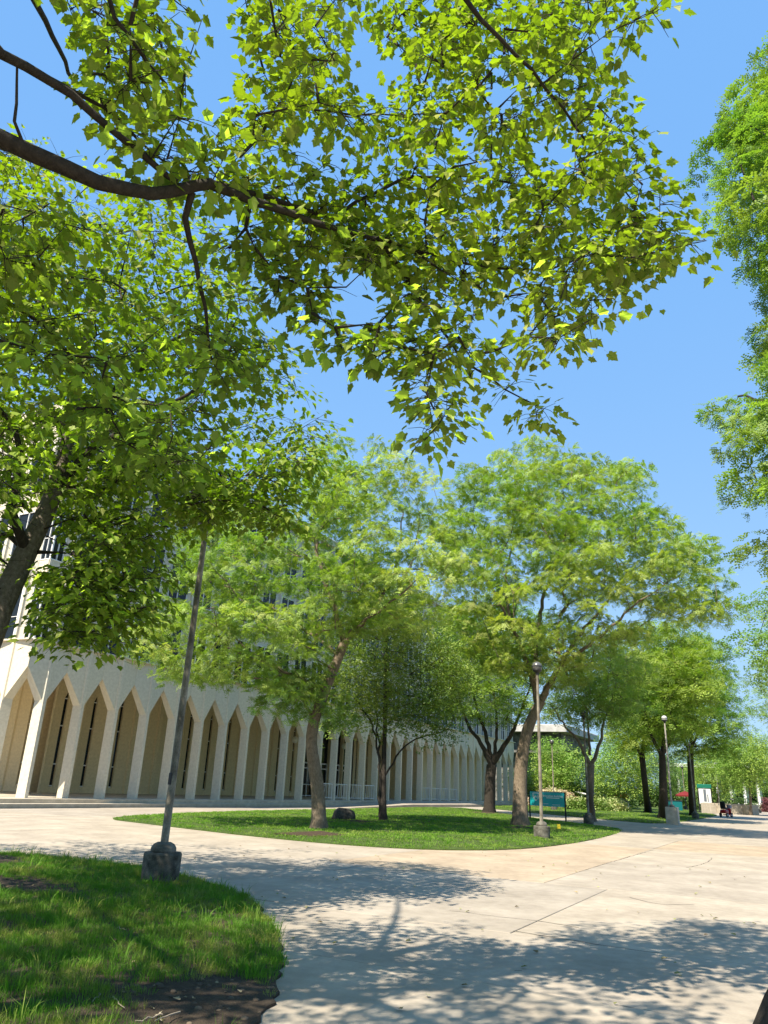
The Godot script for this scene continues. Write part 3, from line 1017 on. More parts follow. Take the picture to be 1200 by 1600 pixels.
func broad_spray(count: int, spread: float, size: float, sd: int) -> ArrayMesh:
	# a bunch of small oval leaves round a twig end
	var r := RandomNumberGenerator.new()
	r.seed = sd
	var b := MB.new()
	for i in count:
		var p := Vector3(r.randf_range(-1, 1), r.randf_range(-0.6, 0.6), r.randf_range(-1, 1)) * spread
		var a := r.randf() * TAU
		var d := Vector3(cos(a), r.randf_range(-0.8, 0.2), sin(a)).normalized() * size * r.randf_range(0.7, 1.2)
		var w := d.cross(Vector3(r.randf_range(-0.6, 0.6), 1, r.randf_range(-0.6, 0.6))).normalized() * size * 0.28
		var m := p + d * 0.5 + Vector3(0, size * 0.06, 0)
		b.tri(p, m + w, p + d); b.tri(p, p + d, m - w)
	return b.mesh()

func pad_mesh(spec: Dictionary, sd: int) -> ArrayMesh:
	# the feathery leaves at one bough end: many sprays in a shallow drooping layer
	var r := RandomNumberGenerator.new()
	r.seed = 100 + sd
	var src: Array = spec.mesh.surface_get_arrays(0)
	var sv: PackedVector3Array = src[Mesh.ARRAY_VERTEX]
	var sn: PackedVector3Array = src[Mesh.ARRAY_NORMAL]
	var mb := MB.new()
	mb.use_col = true
	var rad: float = spec.spread
	for j in int(spec.per):
		var a := r.randf() * TAU
		var rr: float = rad * sqrt(r.randf())
		var q := Vector3(cos(a) * rr, r.randf_range(-1, 1) * spec.thick - 0.35 * rr * rr / rad, sin(a) * rr)
		var b := Basis(Vector3.UP, -a + r.randf_range(-0.7, 0.7)) * Basis(Vector3.BACK, r.randf_range(-1.0, 0.6)) * Basis(Vector3.RIGHT, r.randf_range(-0.9, 0.9))
		var k: float = r.randf_range(0.7, 1.3) * spec.size
		mb.v.append_array(Transform3D(b.scaled_local(Vector3.ONE * k), q) * sv)
		mb.n.append_array(Transform3D(b, Vector3.ZERO) * sn)
		var g := r.randf_range(0.78, 1.2)
		var cc := PackedColorArray()
		cc.resize(sv.size())
		cc.fill(Color(g * r.randf_range(0.9, 1.15), g, g * r.randf_range(0.8, 1.1)))
		mb.c.append_array(cc)
	mb.ix.resize(mb.v.size())
	for i in mb.v.size(): mb.ix[i] = i
	return mb.mesh()

func bunch_mesh(spec: Dictionary, sd: int) -> ArrayMesh:
	var r := RandomNumberGenerator.new()
	r.seed = 200 + sd
	var src: Array = spec.mesh.surface_get_arrays(0)
	var sv: PackedVector3Array = src[Mesh.ARRAY_VERTEX]
	var sn: PackedVector3Array = src[Mesh.ARRAY_NORMAL]
	var mb := MB.new()
	mb.use_col = true
	for j in int(spec.per):
		var q: Vector3 = Vector3(r.randfn(), r.randfn() * 0.7, r.randfn()) * spec.spread * 0.55
		var b := Basis(Vector3.UP, r.randf() * TAU) * Basis(Vector3.RIGHT, r.randf_range(-0.8, 0.8))
		mb.v.append_array(Transform3D(b.scaled_local(Vector3.ONE * r.randf_range(0.7, 1.3) * spec.size), q) * sv)
		mb.n.append_array(Transform3D(b, Vector3.ZERO) * sn)
		var g := r.randf_range(0.75, 1.25)
		var cc := PackedColorArray()
		cc.resize(sv.size())
		cc.fill(Color(g, g, g))
		mb.c.append_array(cc)
	mb.ix.resize(mb.v.size())
	for i in mb.v.size(): mb.ix[i] = i
	return mb.mesh()

func inside_px(poly: PackedVector2Array, q: Vector2) -> bool:
	return Geometry2D.is_point_in_polygon(q, poly)

func fill(poly: PackedVector2Array, dist: float, depth: float, n: int, sep: float, holes := []) -> PackedVector3Array:
	# places spread through a crown: its outline as seen from the camera, and its depth round a level distance
	var o := PackedVector3Array()
	var lo := Vector2(1e9, 1e9)
	var hi := -lo
	for p in poly:
		lo = lo.min(p); hi = hi.max(p)
	var full := minf(hi.x - lo.x, hi.y - lo.y) * 0.42
	for k in n * 14:
		if o.size() >= n: break
		var q := Vector2(rnd(lo.x, hi.x), rnd(lo.y, hi.y))
		if not inside_px(poly, q): continue
		var skip := false
		for h in holes:
			if ((q - Vector2(h[0], h[1])) / Vector2(h[2], h[3])).length() < 1.0: skip = true
		if skip: continue
		var e := clampf(edge_dist(q, poly) / full, 0.0, 1.0)
		var dd := depth * sqrt(1.0 - (1.0 - e) * (1.0 - e))
		var p := A(q.x, q.y, dist + rnd(-1.0, 1.0) * maxf(dd, 0.15 * depth))
		var ok := true
		for w in o:
			if w.distance_squared_to(p) < sep * sep:
				ok = false
				break
		if ok: o.push_back(p)
	return o

class Skel:
	var p := PackedVector3Array()
	var par := PackedInt32Array()
	var plen := PackedFloat32Array()
	var tips := PackedInt32Array()
	var fixed := PackedFloat32Array()
	func add(q: Vector3, pa: int, fr := 0.0) -> int:
		p.push_back(q); par.push_back(pa); tips.push_back(0); fixed.push_back(fr)
		plen.push_back(0.0 if pa < 0 else plen[pa] + p[pa].distance_to(q))
		return p.size() - 1

# spec: name, label, group, limbs [[points, r0, r1, sides]], tips, bark, leaf ...
func tree(spec: Dictionary) -> Node3D:
	var limbs: Array = spec.limbs
	var base: Vector3 = limbs[0][0][0]
	base.y = minf(base.y, 0.05)
	var root := thing(spec.name, spec.label, "tree", base, 0.0, spec.get("group", ""))
	var sk := Skel.new()
	var trunk := MB.new()
	var bough := MB.new()
	var first := true
	for l in limbs:
		var pts := spline(l[0], spec.get("step", 0.3))
		var rr := PackedFloat32Array()
		var prev := -1
		if not first:
			var bd := 1e9
			for i in sk.p.size():
				var dd := sk.p[i].distance_squared_to(pts[0])
				if dd < bd: bd = dd; prev = i
		var wob: float = spec.get("wobble", 0.05)
		var run := 0.0
		var total := 0.0
		for i in pts.size() - 1: total += pts[i].distance_to(pts[i + 1])
		for i in pts.size():
			if i > 0: run += pts[i].distance_to(pts[i - 1])
			var t := run / maxf(total, 0.001)
			var r := lerpf(l[1], l[2], pow(t, 0.8))
			if first:
				r += l[1] * 0.55 * pow(maxf(0.0, 1.0 - run / 0.55), 2.0)
			elif i > 0:
				pts[i] += Vector3(rnd(-1, 1), rnd(-1, 1), rnd(-1, 1)) * wob * minf(1.0, i * 0.5)
			rr.push_back(r)
			prev = sk.add(pts[i], prev, r)
		for i in pts.size(): pts[i] -= base
		if first: pts[0].y -= 0.15
		var mb := trunk if l[1] > spec.get("trunk_r", 0.06) else bough
		mb.tube(pts, rr, l[3] if l.size() > 3 else 10, true, 0.14 if l[1] > 0.07 else 0.06, rng.randf() * 6.0)
		first = false
	# branches grow from the nearest limb to each place where foliage hangs
	var tips: PackedVector3Array = spec.tips
	var hub: Vector3 = spec.get("hub", limbs[0][0][limbs[0][0].size() - 1])
	var order := []
	for i in tips.size():
		order.append([tips[i].distance_to(hub), i])
	order.sort_custom(func(a, b): return a[0] < b[0])
	var start: int = spec.get("skip_nodes", 6)
	var paths := []
	var seg: float = spec.get("seg", 0.4)
	var arch: float = spec.get("arch", 0.12)
	for od in order:
		var tp := tips[od[1]]
		var best := -1
		var bd := 1e9
		for i in range(mini(start, sk.p.size() - 1), sk.p.size()):
			var q := sk.p[i]
			var d := q.distance_to(tp)
			d += 0.10 * sk.plen[i] + maxf(0.0, q.y - tp.y) * 0.5
			if d < bd: bd = d; best = i
		var a := sk.p[best]
		var dist := a.distance_to(tp)
		var k := clampi(int(dist / seg), 1, 14)
		var tan := Vector3.ZERO
		if sk.par[best] >= 0: tan = (a - sk.p[sk.par[best]]).normalized()
		var mid := a + tan * dist * 0.30 + (tp - a) * 0.32 + Vector3(rnd(-1, 1), arch * 6.0 * rnd(0.2, 1.0), rnd(-1, 1)) * dist * 0.10
		var path := PackedInt32Array([best])
		var prev := best
		for j in k:
			var t := (j + 1.0) / k
			var q := a.lerp(mid, t).lerp(mid.lerp(tp, t), t)
			if j < k - 1: q += Vector3(rnd(-1, 1), rnd(-1, 1), rnd(-1, 1)) * 0.06 * minf(dist, 1.0)
			prev = sk.add(q, prev)
			path.push_back(prev)
		paths.append(path)
		var w := prev
		while w >= 0:
			sk.tips[w] += 1
			w = sk.par[w]
	var rt: float = spec.get("tip_r", 0.006)
	for path in paths:
		var pts := PackedVector3Array()
		var rr := PackedFloat32Array()
		for j in path.size():
			var i: int = path[j]
			pts.push_back(sk.p[i] - base)
			var kk: int = path[maxi(j, 1)]
			var r := rt * pow(sk.tips[kk], 0.48) * (1.15 if j == 0 else 1.0)
			r = minf(r, spec.get("cap_r", 1.0))
			if sk.fixed[path[0]] > 0.0: r = minf(r, sk.fixed[path[0]] * 0.75)
			if j == path.size() - 1: r = rt * 0.6
			rr.push_back(r)
		bough.tube(pts, rr, 6 if rr[0] > 0.03 else 4, false)
	obj("trunk", trunk.mesh(), spec.bark, root)
	# foliage
	var col: Callable = spec.color
	var buf := PackedFloat32Array()
	var xf := []
	var gaps: Array = spec.get("gaps", [])      # openings in the crown
	match spec.leaf:
		"maple":
			for path in paths:
				var e := sk.p[path[path.size() - 1]]
				var bk := sk.p[path[maxi(path.size() - 3, 0)]]
				var along := (e - bk)
				if along.length() > 0.7: along = along.normalized() * 0.7
				var num: int = spec.per
				for j in num:
					var t := rng.randf()
					var p := e - along * t * 0.9
					# short side shoots carry most of the leaves
					var a := rng.randf() * TAU
					var sh: Vector3 = Vector3(cos(a), rnd(-0.7, 0.25), sin(a)) * spec.spread * sqrt(rng.randf())
					var q := p + sh
					if gaps.size() > 0:
						var lc := cam_basis.inverse() * (q - Vector3(0, EYE, 0))
						var at2 := Vector2(600.0 + F * lc.x / -lc.z, 800.0 - F * lc.y / -lc.z)
						var open := false
						for h in gaps:
							if lc.z < 0.0 and lc.length() < h[4] and ((at2 - Vector2(h[0], h[1])) / Vector2(h[2], h[3])).length() < 1.0: open = true
						if open and rng.randf() < 0.96: continue
					if j % 4 == 0:
						bough.tube(PackedVector3Array([p - base, p + sh * 0.5 + Vector3(0, 0.02, 0) - base, q - base]), PackedFloat32Array([0.0035, 0.0028, 0.0018]), 3, false)
					var yaw := atan2(-sh.z, sh.x) + rnd(-1.0, 1.0)
					var b := Basis(Vector3.UP, yaw) * Basis(Vector3.BACK, rnd(-0.95, 0.15)) * Basis(Vector3.RIGHT, rnd(-0.55, 0.55))
					var s: float = rnd(0.62, 1.22) * spec.size
					xf.append([b.scaled_local(Vector3.ONE * s), q - base, col.call(q)])
		"locust", "bunch":
			for path in paths:
				var e := sk.p[path[path.size() - 1]]
				var k: float = rnd(0.75, 1.3)
				var b := Basis(Vector3.UP, rng.randf() * TAU) * Basis(Vector3.RIGHT, rnd(-0.22, 0.22)) * Basis(Vector3.BACK, rnd(-0.22, 0.22))
				xf.append([b.scaled_local(Vector3(k, rnd(0.8, 1.25), k)), e - base, col.call(e)])
	obj("branches", bough.mesh(), spec.get("twig_bark", spec.bark), root).set_meta("kind", "stuff")
	# the 300 leaves that show largest are parts of their own; the rest are one mass
	var single_leaves: int = spec.get("single", 0)
	if single_leaves > 0:
		var rank := []
		for i in xf.size():
			var w: Vector3 = xf[i][1] + base - Vector3(0, EYE, 0)
			var l := cam_basis.inverse() * w
			var px := 600.0 + F * l.x / -l.z
			var py := 800.0 - F * l.y / -l.z
			if l.z < 0.0 and px > 10 and px < 1190 and py > 10 and py < 1590: rank.append([w.length() / (xf[i][0] as Basis).x.length(), i])
		rank.sort_custom(func(a, b): return a[0] < b[0])
		var tones := {}
		var taken := {}
		for k in mini(single_leaves, rank.size()):
			var i: int = rank[k][1]
			taken[i] = true
			var c: Color = xf[i][2]
			var key := Vector3i(int(c.r * 90.0), int(c.g * 60.0), 0)
			if not tones.has(key):
				var mm: StandardMaterial3D = spec.leaf_mat.duplicate()
				mm.vertex_color_use_as_albedo = false
				mm.albedo_color = lin(c.r, c.g, c.b)
				tones[key] = mm
			var o := obj("leaf", spec.mesh[i % 4], tones[key], root)
			o.transform = Transform3D(xf[i][0], xf[i][1])
		var rest := []
		for i in xf.size():
			if not taken.has(i): rest.append(xf[i])
		xf = rest
	if spec.leaf == "maple":
		# all other leaves, each still a blade of its own, joined
		var srcs := []
		for m in spec.mesh: srcs.append(m.surface_get_arrays(0))
		var mb := MB.new()
		mb.use_col = true
		var turn := 0
		for t in xf:
			turn = (turn + 1) % 4
			var sv: PackedVector3Array = srcs[turn][Mesh.ARRAY_VERTEX]
			var sn: PackedVector3Array = srcs[turn][Mesh.ARRAY_NORMAL]
			var tr := Transform3D(t[0], t[1])
			var nb := (t[0] as Basis).orthonormalized()
			mb.v.append_array(tr * sv)
			mb.n.append_array(Transform3D(nb, Vector3.ZERO) * sn)
			var cc := PackedColorArray()
			cc.resize(sv.size())
			cc.fill(t[2])
			mb.c.append_array(cc)
		mb.ix.resize(mb.v.size())
		for i in mb.v.size(): mb.ix[i] = i
		var fo := obj("crown", mb.mesh(), spec.leaf_mat, root)
		fo.set_meta("kind", "stuff")
	else:
		for i in 3:
			var vb := PackedFloat32Array()
			for q in range(i, xf.size(), 3): push(vb, xf[q][0], xf[q][1], xf[q][2])
			var m := pad_mesh(spec, i) if spec.leaf == "locust" else bunch_mesh(spec, i)
			var cr := scatter("crown", m, spec.leaf_mat, vb, root)
			cr.set_meta("kind", "stuff")
	print("  ", root.name, " leaves ", xf.size(), " tips ", tips.size(), "/", spec.get("want", 0))
	return root

func px_poly(a: Array) -> PackedVector2Array:
	var o := PackedVector2Array()
	for i in range(0, a.size(), 2): o.push_back(Vector2(a[i], a[i + 1]))
	return o

func pts(a: Array) -> PackedVector3Array:         # triples of pixel x, pixel y, level distance
	var o := PackedVector3Array()
	for i in range(0, a.size(), 3): o.push_back(A(a[i], a[i + 1], a[i + 2]))
	return o

func tint(a: Color, b: Color, lo: float, hi: float, freq: float) -> Callable:
	return func(p: Vector3) -> Color:
		var k := clampf(0.5 + noise.get_noise_3d(p.x * freq, p.y * freq, p.z * freq) * 1.1 + rnd(-0.25, 0.25), 0.0, 1.0)
		return a.lerp(b, k) * rnd(lo, hi)

func build_trees() -> void:
	var leaf0 := [maple_leaf(0, 0.10, 0.18, 0.1), maple_leaf(0, 0.34, 0.40, -0.2), maple_leaf(1, 0.22, 0.30, 0.25), maple_leaf(0, -0.12, 0.30, 0.3)]
	var spray := locust_spray(5, 0.19, 0.033, 5)
	var spray_far := locust_spray(3, 0.30, 0.060, 6)
	var bunch := broad_spray(7, 0.10, 0.075, 9)
	var bunch_far := broad_spray(12, 0.26, 0.13, 10)
	var c_maple := tint(Color(0.20, 0.275, 0.055), Color(0.40, 0.42, 0.09), 0.72, 1.3, 0.9)
	var c_maple2 := tint(Color(0.24, 0.32, 0.05), Color(0.50, 0.49, 0.10), 0.75, 1.3, 0.6)
	var c_loc := tint(Color(0.24, 0.375, 0.095), Color(0.45, 0.53, 0.165), 0.8, 1.25, 0.5)
	var c_loc_deep := tint(Color(0.18, 0.33, 0.06), Color(0.36, 0.46, 0.10), 0.8, 1.2, 0.4)
	var c_right := tint(Color(0.19, 0.34, 0.09), Color(0.40, 0.50, 0.17), 0.8, 1.2, 0.5)

	# --- near maple: the trunk stands on the near lawn outside the frame, its limbs reach over the camera
	var limbs := [
		[PackedVector3Array([Vector3(-5.3, 0.0, -0.6), Vector3(-5.25, 1.6, -0.65), Vector3(-5.1, 3.2, -0.8), Vector3(-4.9, 4.6, -1.0), Vector3(-4.7, 6.4, -1.1), Vector3(-4.5, 8.6, -1.2)]), 0.26, 0.08, 14],
		[PackedVector3Array([Vector3(-4.9, 4.4, -1.0), Vector3(-4.3, 4.75, -1.35), A(-60, 185, 4.3), A(0, 213, 4.25), A(100, 262, 4.2), A(205, 298, 4.2), A(270, 296, 4.25), A(330, 286, 4.3)]), 0.082, 0.04, 12],
		[pts([325, 287, 4.3, 390, 312, 4.4, 450, 332, 4.5, 520, 356, 4.6, 590, 372, 4.7]), 0.036, 0.02, 8],
		[pts([590, 372, 4.7, 620, 410, 4.9, 665, 480, 5.2, 720, 555, 5.5, 790, 610, 5.8, 835, 632, 5.9]), 0.02, 0.006, 6],
		[pts([590, 372, 4.7, 680, 400, 4.9, 790, 420, 5.1, 900, 425, 5.3]), 0.015, 0.005, 6],
		[pts([330, 286, 4.3, 420, 310, 4.6, 520, 335, 4.8, 560, 315, 4.9, 620, 285, 5.0, 700, 275, 5.1, 800, 285, 5.2, 880, 320, 5.4, 940, 360, 5.5]), 0.024, 0.006, 6],
		[PackedVector3Array([Vector3(-4.85, 5.2, -1.05), A(-80, 30, 4.0), A(0, 82, 4.0), A(75, 122, 4.05), A(150, 180, 4.1), A(230, 252, 4.2), A(278, 286, 4.25)]), 0.05, 0.02, 8],
		[pts([72, 120, 4.05, 130, 150, 4.2, 190, 190, 4.4, 250, 250, 4.6, 310, 272, 4.7]), 0.016, 0.006, 6],
		[pts([35, 222, 4.2, 22, 190, 4.15, 25, 130, 4.1, 30, 98, 4.02]), 0.012, 0.007, 6],
		[pts([300, 300, 4.3, 288, 340, 4.4, 305, 410, 4.6, 318, 480, 4.8, 330, 560, 5.0]), 0.026, 0.008, 6],
		[pts([375, 245, 4.4, 410, 205, 4.5, 440, 170, 4.6, 520, 176, 4.8, 620, 178, 5.0, 700, 176, 5.2]), 0.014, 0.005, 6],
		[PackedVector3Array([Vector3(-4.7, 6.4, -1.1), Vector3(-3.4, 7.3, -2.2), A(620, -160, 3.7), A(720, -10, 4.0), A(780, 60, 4.3), A(830, 110, 4.6), A(880, 170, 4.9), A(940, 250, 5.3)]), 0.06, 0.008, 8],
		[PackedVector3Array([Vector3(-4.7, 6.4, -1.1), Vector3(-3.9, 7.0, -1.9), A(120, -140, 3.7), A(165, -10, 3.9), A(200, 60, 4.0), A(260, 130, 4.2)]), 0.05, 0.01, 8],
		[PackedVector3Array([A(720, -10, 4.0), A(800, -60, 4.2), A(900, -75, 4.4), A(1010, -50, 4.6)]), 0.02, 0.008, 6],
		[PackedVector3Array([A(940, 250, 5.3), A(985, 310, 5.45), A(1040, 365, 5.6)]), 0.009, 0.005, 5],
		[PackedVector3Array([Vector3(-3.4, 7.3, -2.2), A(440, -120, 3.7), A(425, 0, 4.0), A(440, 90, 4.3)]), 0.03, 0.008, 6],
		[PackedVector3Array([Vector3(-4.9, 4.6, -1.0), Vector3(-5.6, 4.9, -2.0), A(-90, 420, 5.6), A(0, 468, 5.6), A(70, 512, 5.7), A(140, 590, 5.8), A(180, 650, 5.9)]), 0.05, 0.008, 8],
		[PackedVector3Array([Vector3(-4.7, 6.4, -1.1), Vector3(-3.0, 7.2, 0.2), Vector3(-1.2, 7.6, 0.8), Vector3(0.4, 7.6, 1.2)]), 0.07, 0.02, 8],
		[PackedVector3Array([Vector3(-4.9, 4.8, -1.0), Vector3(-6.4, 5.8, 0.4), Vector3(-8.0, 6.6, 1.4)]), 0.07, 0.02, 8],
		[PackedVector3Array([Vector3(-4.85, 5.4, -1.05), Vector3(-6.6, 6.3, -1.2), Vector3(-8.6, 6.9, -1.9), Vector3(-10.2, 7.2, -2.6)]), 0.07, 0.02, 8],
		[PackedVector3Array([Vector3(-6.6, 6.3, -1.2), Vector3(-7.6, 6.8, 0.2), Vector3(-9.0, 7.2, 1.0)]), 0.05, 0.02, 8],
		[PackedVector3Array([Vector3(-4.6, 7.6, -1.15), Vector3(-5.6, 8.6, -2.6), Vector3(-6.6, 9.2, -4.0)]), 0.06, 0.02, 8],
	]
	var tips := PackedVector3Array()
	tips.append_array(fill(px_poly([90, -40, 250, -40, 320, 30, 320, 130, 330, 200, 400, 250, 380, 290, 300, 280, 230, 250, 170, 150, 120, 90]), 4.4, 0.7, 42, 0.24))
	tips.append_array(fill(px_poly([380, -40, 560, -40, 560, 30, 540, 110, 590, 180, 560, 250, 480, 270, 400, 230, 370, 150, 380, 60]), 4.6, 0.7, 44, 0.24))
	tips.append_array(fill(px_poly([575, -40, 900, -40, 935, 40, 940, 130, 1005, 185, 1020, 260, 1040, 330, 1110, 372, 1090, 400, 1010, 430, 960, 490, 905, 530, 900, 600, 870, 580, 830, 575, 820, 520, 790, 470, 740, 460, 700, 430, 620, 420, 560, 380, 570, 270, 600, 200, 640, 120, 600, 60]), 5.1, 0.6, 215, 0.19, [[735, 205, 34, 60], [860, 225, 30, 24], [650, 90, 26, 36]]))
	tips.append_array(fill(px_poly([330, 290, 560, 270, 700, 420, 740, 470, 760, 560, 740, 600, 700, 650, 698, 705, 660, 700, 655, 600, 640, 570, 600, 540, 580, 575, 520, 545, 440, 480, 350, 380]), 4.9, 0.55, 84, 0.19, [[560, 470, 46, 44], [520, 415, 20, 20]]))
	tips.append_array(PackedVector3Array([A(800, 600, 5.8), A(850, 640, 5.95), A(840, 665, 6.0), A(680, 690, 5.6), A(672, 640, 5.5), A(1080, 380, 5.7), A(1050, 385, 5.6), A(1010, 440, 5.6)]))
	tips.append_array(fill(px_poly([-60, 330, 60, 300, 180, 330, 260, 350, 330, 380, 380, 470, 440, 540, 430, 640, 350, 680, 330, 740, 270, 780, 200, 700, 120, 640, 60, 600, -60, 560]), 5.6, 1.2, 90, 0.26, [[250, 420, 50, 60]]))
	tips.append_array(fill(px_poly([985, -60, 1050, -60, 1048, 20, 1025, 45, 990, 15]), 4.6, 0.3, 5, 0.2))
	tips.append_array(fill(px_poly([890, -60, 950, -60, 955, 60, 925, 70]), 4.6, 0.3, 5, 0.2))
	# the rest of the crown, above and beside the camera
	for k in 110:
		var q := Vector3(rng.randfn() * 2.6, rng.randfn() * 1.1, rng.randfn() * 2.0)
		var p := Vector3(-3.6, 8.0, -0.4) + q
		if p.y < 5.3: continue
		var l := cam_basis.inverse() * (p - Vector3(0, EYE, 0))
		if l.z < -0.3 and absf(l.x / l.z) < 0.56 and absf(l.y / l.z) < 0.72: continue
		tips.push_back(p)
	for k in 170:
		var p := Vector3(-2.4 + rng.randfn() * 2.0, 7.3 + rng.randfn() * 0.7, 0.1 + rng.randfn() * 1.2)
		var l := cam_basis.inverse() * (p - Vector3(0, EYE, 0))
		if p.y < 5.8 or (l.z < -0.3 and absf(l.x / l.z) < 0.58 and absf(l.y / l.z) < 0.75): continue
		tips.push_back(p)
	for k in 470:
		var p := Vector3(-8.2 + rng.randfn() * 2.3, 7.0 + rng.randfn() * 1.0, 0.1 + rng.randfn() * 1.9)
		var l := cam_basis.inverse() * (p - Vector3(0, EYE, 0))
		if p.y < 4.8 or (l.z < -0.3 and absf(l.x / l.z) < 0.56 and absf(l.y / l.z) < 0.72): continue
		tips.push_back(p)
	tree({"name": "maple_tree", "label": "large maple whose dark limbs and lobed backlit leaves hang overhead", "limbs": limbs, "tips": tips, "bark": M.bark_maple, "trunk_r": 0.2, "leaf": "maple", "mesh": leaf0, "leaf_mat": M.maple, "per": 25, "spread": 0.25, "size": 0.75, "cap_r": 0.014, "color": c_maple, "hub": Vector3(-4.4, 4.8, -1.3), "tip_r": 0.0042, "seg": 0.25, "arch": 0.05, "single": 300, "gaps": [[45, 85, 80, 100, 99], [332, 108, 42, 88, 99], [572, 85, 27, 60, 99], [872, 236, 25, 26, 99], [782, 140, 26, 46, 99], [628, 100, 20, 18, 99], [560, 470, 44, 46, 99], [355, 345, 34, 22, 99], [232, 400, 34, 44, 99], [770, 500, 26, 34, 99], [690, 455, 22, 16, 99], [935, 70, 22, 30, 99], [480, 215, 20, 22, 99], [720, 200, 15, 24, 99]], "skip_nodes": 16, "wobble": 0.012, "step": 0.22})

	# --- second maple, on the same lawn, its trunk leaning in from the left
	limbs = [
		[PackedVector3Array([Vector3(-8.15, 0.0, -4.55), Vector3(-8.05, 1.4, -4.9), A(-22, 1010, 9.7), A(0, 955, 9.75), A(42, 862, 9.85), A(84, 770, 10.0), A(105, 690, 10.1), A(120, 590, 10.2), A(150, 470, 10.3)]), 0.20, 0.06, 24],
		[pts([42, 862, 9.85, 20, 790, 9.6, 30, 700, 9.4, -20, 600, 9.2]), 0.07, 0.02],
		[pts([84, 772, 10.0, 150, 700, 9.6, 230, 640, 9.3, 320, 600, 9.2]), 0.07, 0.02],
		[pts([105, 690, 10.1, 190, 600, 10.6, 300, 520, 11.0, 390, 560, 11.4]), 0.06, 0.015],
		[pts([120, 590, 10.2, 60, 480, 10.6, 20, 380, 11.0]), 0.05, 0.015],
	]
	tips = fill(px_poly([-260, 200, 60, 195, 110, 250, 200, 250, 300, 330, 390, 400, 440, 550, 512, 640, 490, 700, 478, 770, 425, 830, 400, 790, 340, 780, 275, 850, 258, 950, 210, 1010, 130, 1010, 70, 960, 0, 930, -260, 930]), 10.2, 2.6, 430, 0.42, [[30, 885, 66, 90], [78, 800, 40, 50], [300, 880, 40, 80]])
	tips.append_array(fill(px_poly([60, 880, 250, 880, 235, 960, 150, 1010, 70, 985]), 9.3, 0.6, 30, 0.3))
	tips.append_array(fill(px_poly([280, 735, 350, 725, 356, 800, 318, 822, 286, 795]), 10.4, 1.0, 20, 0.22))
	tips.append_array(fill(px_poly([70, 700, 250, 690, 262, 900, 180, 960, 110, 950, 100, 880, 115, 780]), 10.2, 1.3, 40, 0.36))
	for k in 160:
		tips.push_back(Vector3(-12.6 + rng.randfn() * 1.7, 6.6 + rng.randfn() * 1.1, -5.6 + rng.randfn() * 1.8))
	tips.append_array(fill(px_poly([330, 770, 480, 690, 512, 640, 478, 790, 425, 835, 395, 800]), 9.8, 0.8, 22, 0.3))
	tree({"name": "maple_tree", "label": "leaning maple with dappled grey trunk and yellow-green leaves before the building", "limbs": limbs, "tips": tips, "bark": M.bark_grey, "twig_bark": M.bark_dark, "trunk_r": 0.15, "leaf": "maple", "mesh": leaf0, "leaf_mat": M.maple, "per": 42, "spread": 0.46, "size": 0.85, "color": c_maple2, "tip_r": 0.005, "seg": 0.35, "skip_nodes": 12, "gaps": [[22, 905, 40, 62, 11.4], [62, 815, 34, 56, 11.6], [85, 860, 26, 26, 99]], "single": 300})

	# --- honey locusts on the oval lawn
	var g1 := G(497, 1302)
	limbs = [
		[PackedVector3Array([g1, A(496, 1230, 25.5), A(487, 1150, 25.5), A(505, 1085, 25.5), A(530, 1025, 25.5), A(540, 1000, 25.5)]), 0.23, 0.15, 30],
		[pts([538, 1003, 25.5, 525, 960, 25.3, 505, 900, 25.0, 495, 850, 25.0, 515, 800, 25.2, 540, 755, 25.4]), 0.11, 0.02],
		[pts([540, 1000, 25.5, 575, 965, 25.8, 600, 930, 26.2, 620, 880, 26.8, 630, 800, 27.0]), 0.10, 0.02],
		[pts([500, 1095, 25.5, 470, 1060, 25.2, 420, 1040, 24.6, 350, 1010, 24.0]), 0.08, 0.02],
		[pts([487, 1120, 25.5, 475, 1090, 25.4, 455, 1060, 25.4]), 0.06, 0.015],
		[pts([530, 1025, 25.5, 470, 980, 26.5, 390, 930, 27.0, 300, 900, 27.4]), 0.07, 0.02],
		[pts([545, 990, 25.5, 600, 950, 24.2, 660, 900, 23.4]), 0.06, 0.02],
	]
	tips = fill(px_poly([195, 1030, 235, 960, 255, 870, 330, 800, 430, 790, 470, 715, 560, 668, 640, 705, 700, 770, 725, 860, 690, 960, 640, 990, 560, 985, 500, 1030, 470, 1100, 430, 1115, 395, 1075, 300, 1062]), 25.5, 4.2, 330, 0.62, [[455, 850, 16, 20], [500, 850, 14, 18]])
	tips.append_array(fill(px_poly([410, 1040, 500, 1040, 500, 1120, 430, 1120]), 25.0, 0.8, 14, 0.4))
	tips.append_array(fill(px_poly([510, 1080, 530, 1075, 545, 1130, 505, 1140]), 26.0, 0.5, 5, 0.3))
	tree({"name": "honey_locust", "label": "feathery honey locust with furrowed sunlit trunk at the front of the oval lawn", "group": "honey locusts on the lawns", "limbs": limbs, "tips": tips, "bark": M.bark_locust, "trunk_r": 0.055, "leaf": "locust", "mesh": spray, "leaf_mat": M.locust, "per": 35, "spread": 0.56, "thick": 0.19, "size": 1.1, "color": c_loc, "tip_r": 0.008, "seg": 0.5, "skip_nodes": 8})
	var g4 := G(814, 1295)
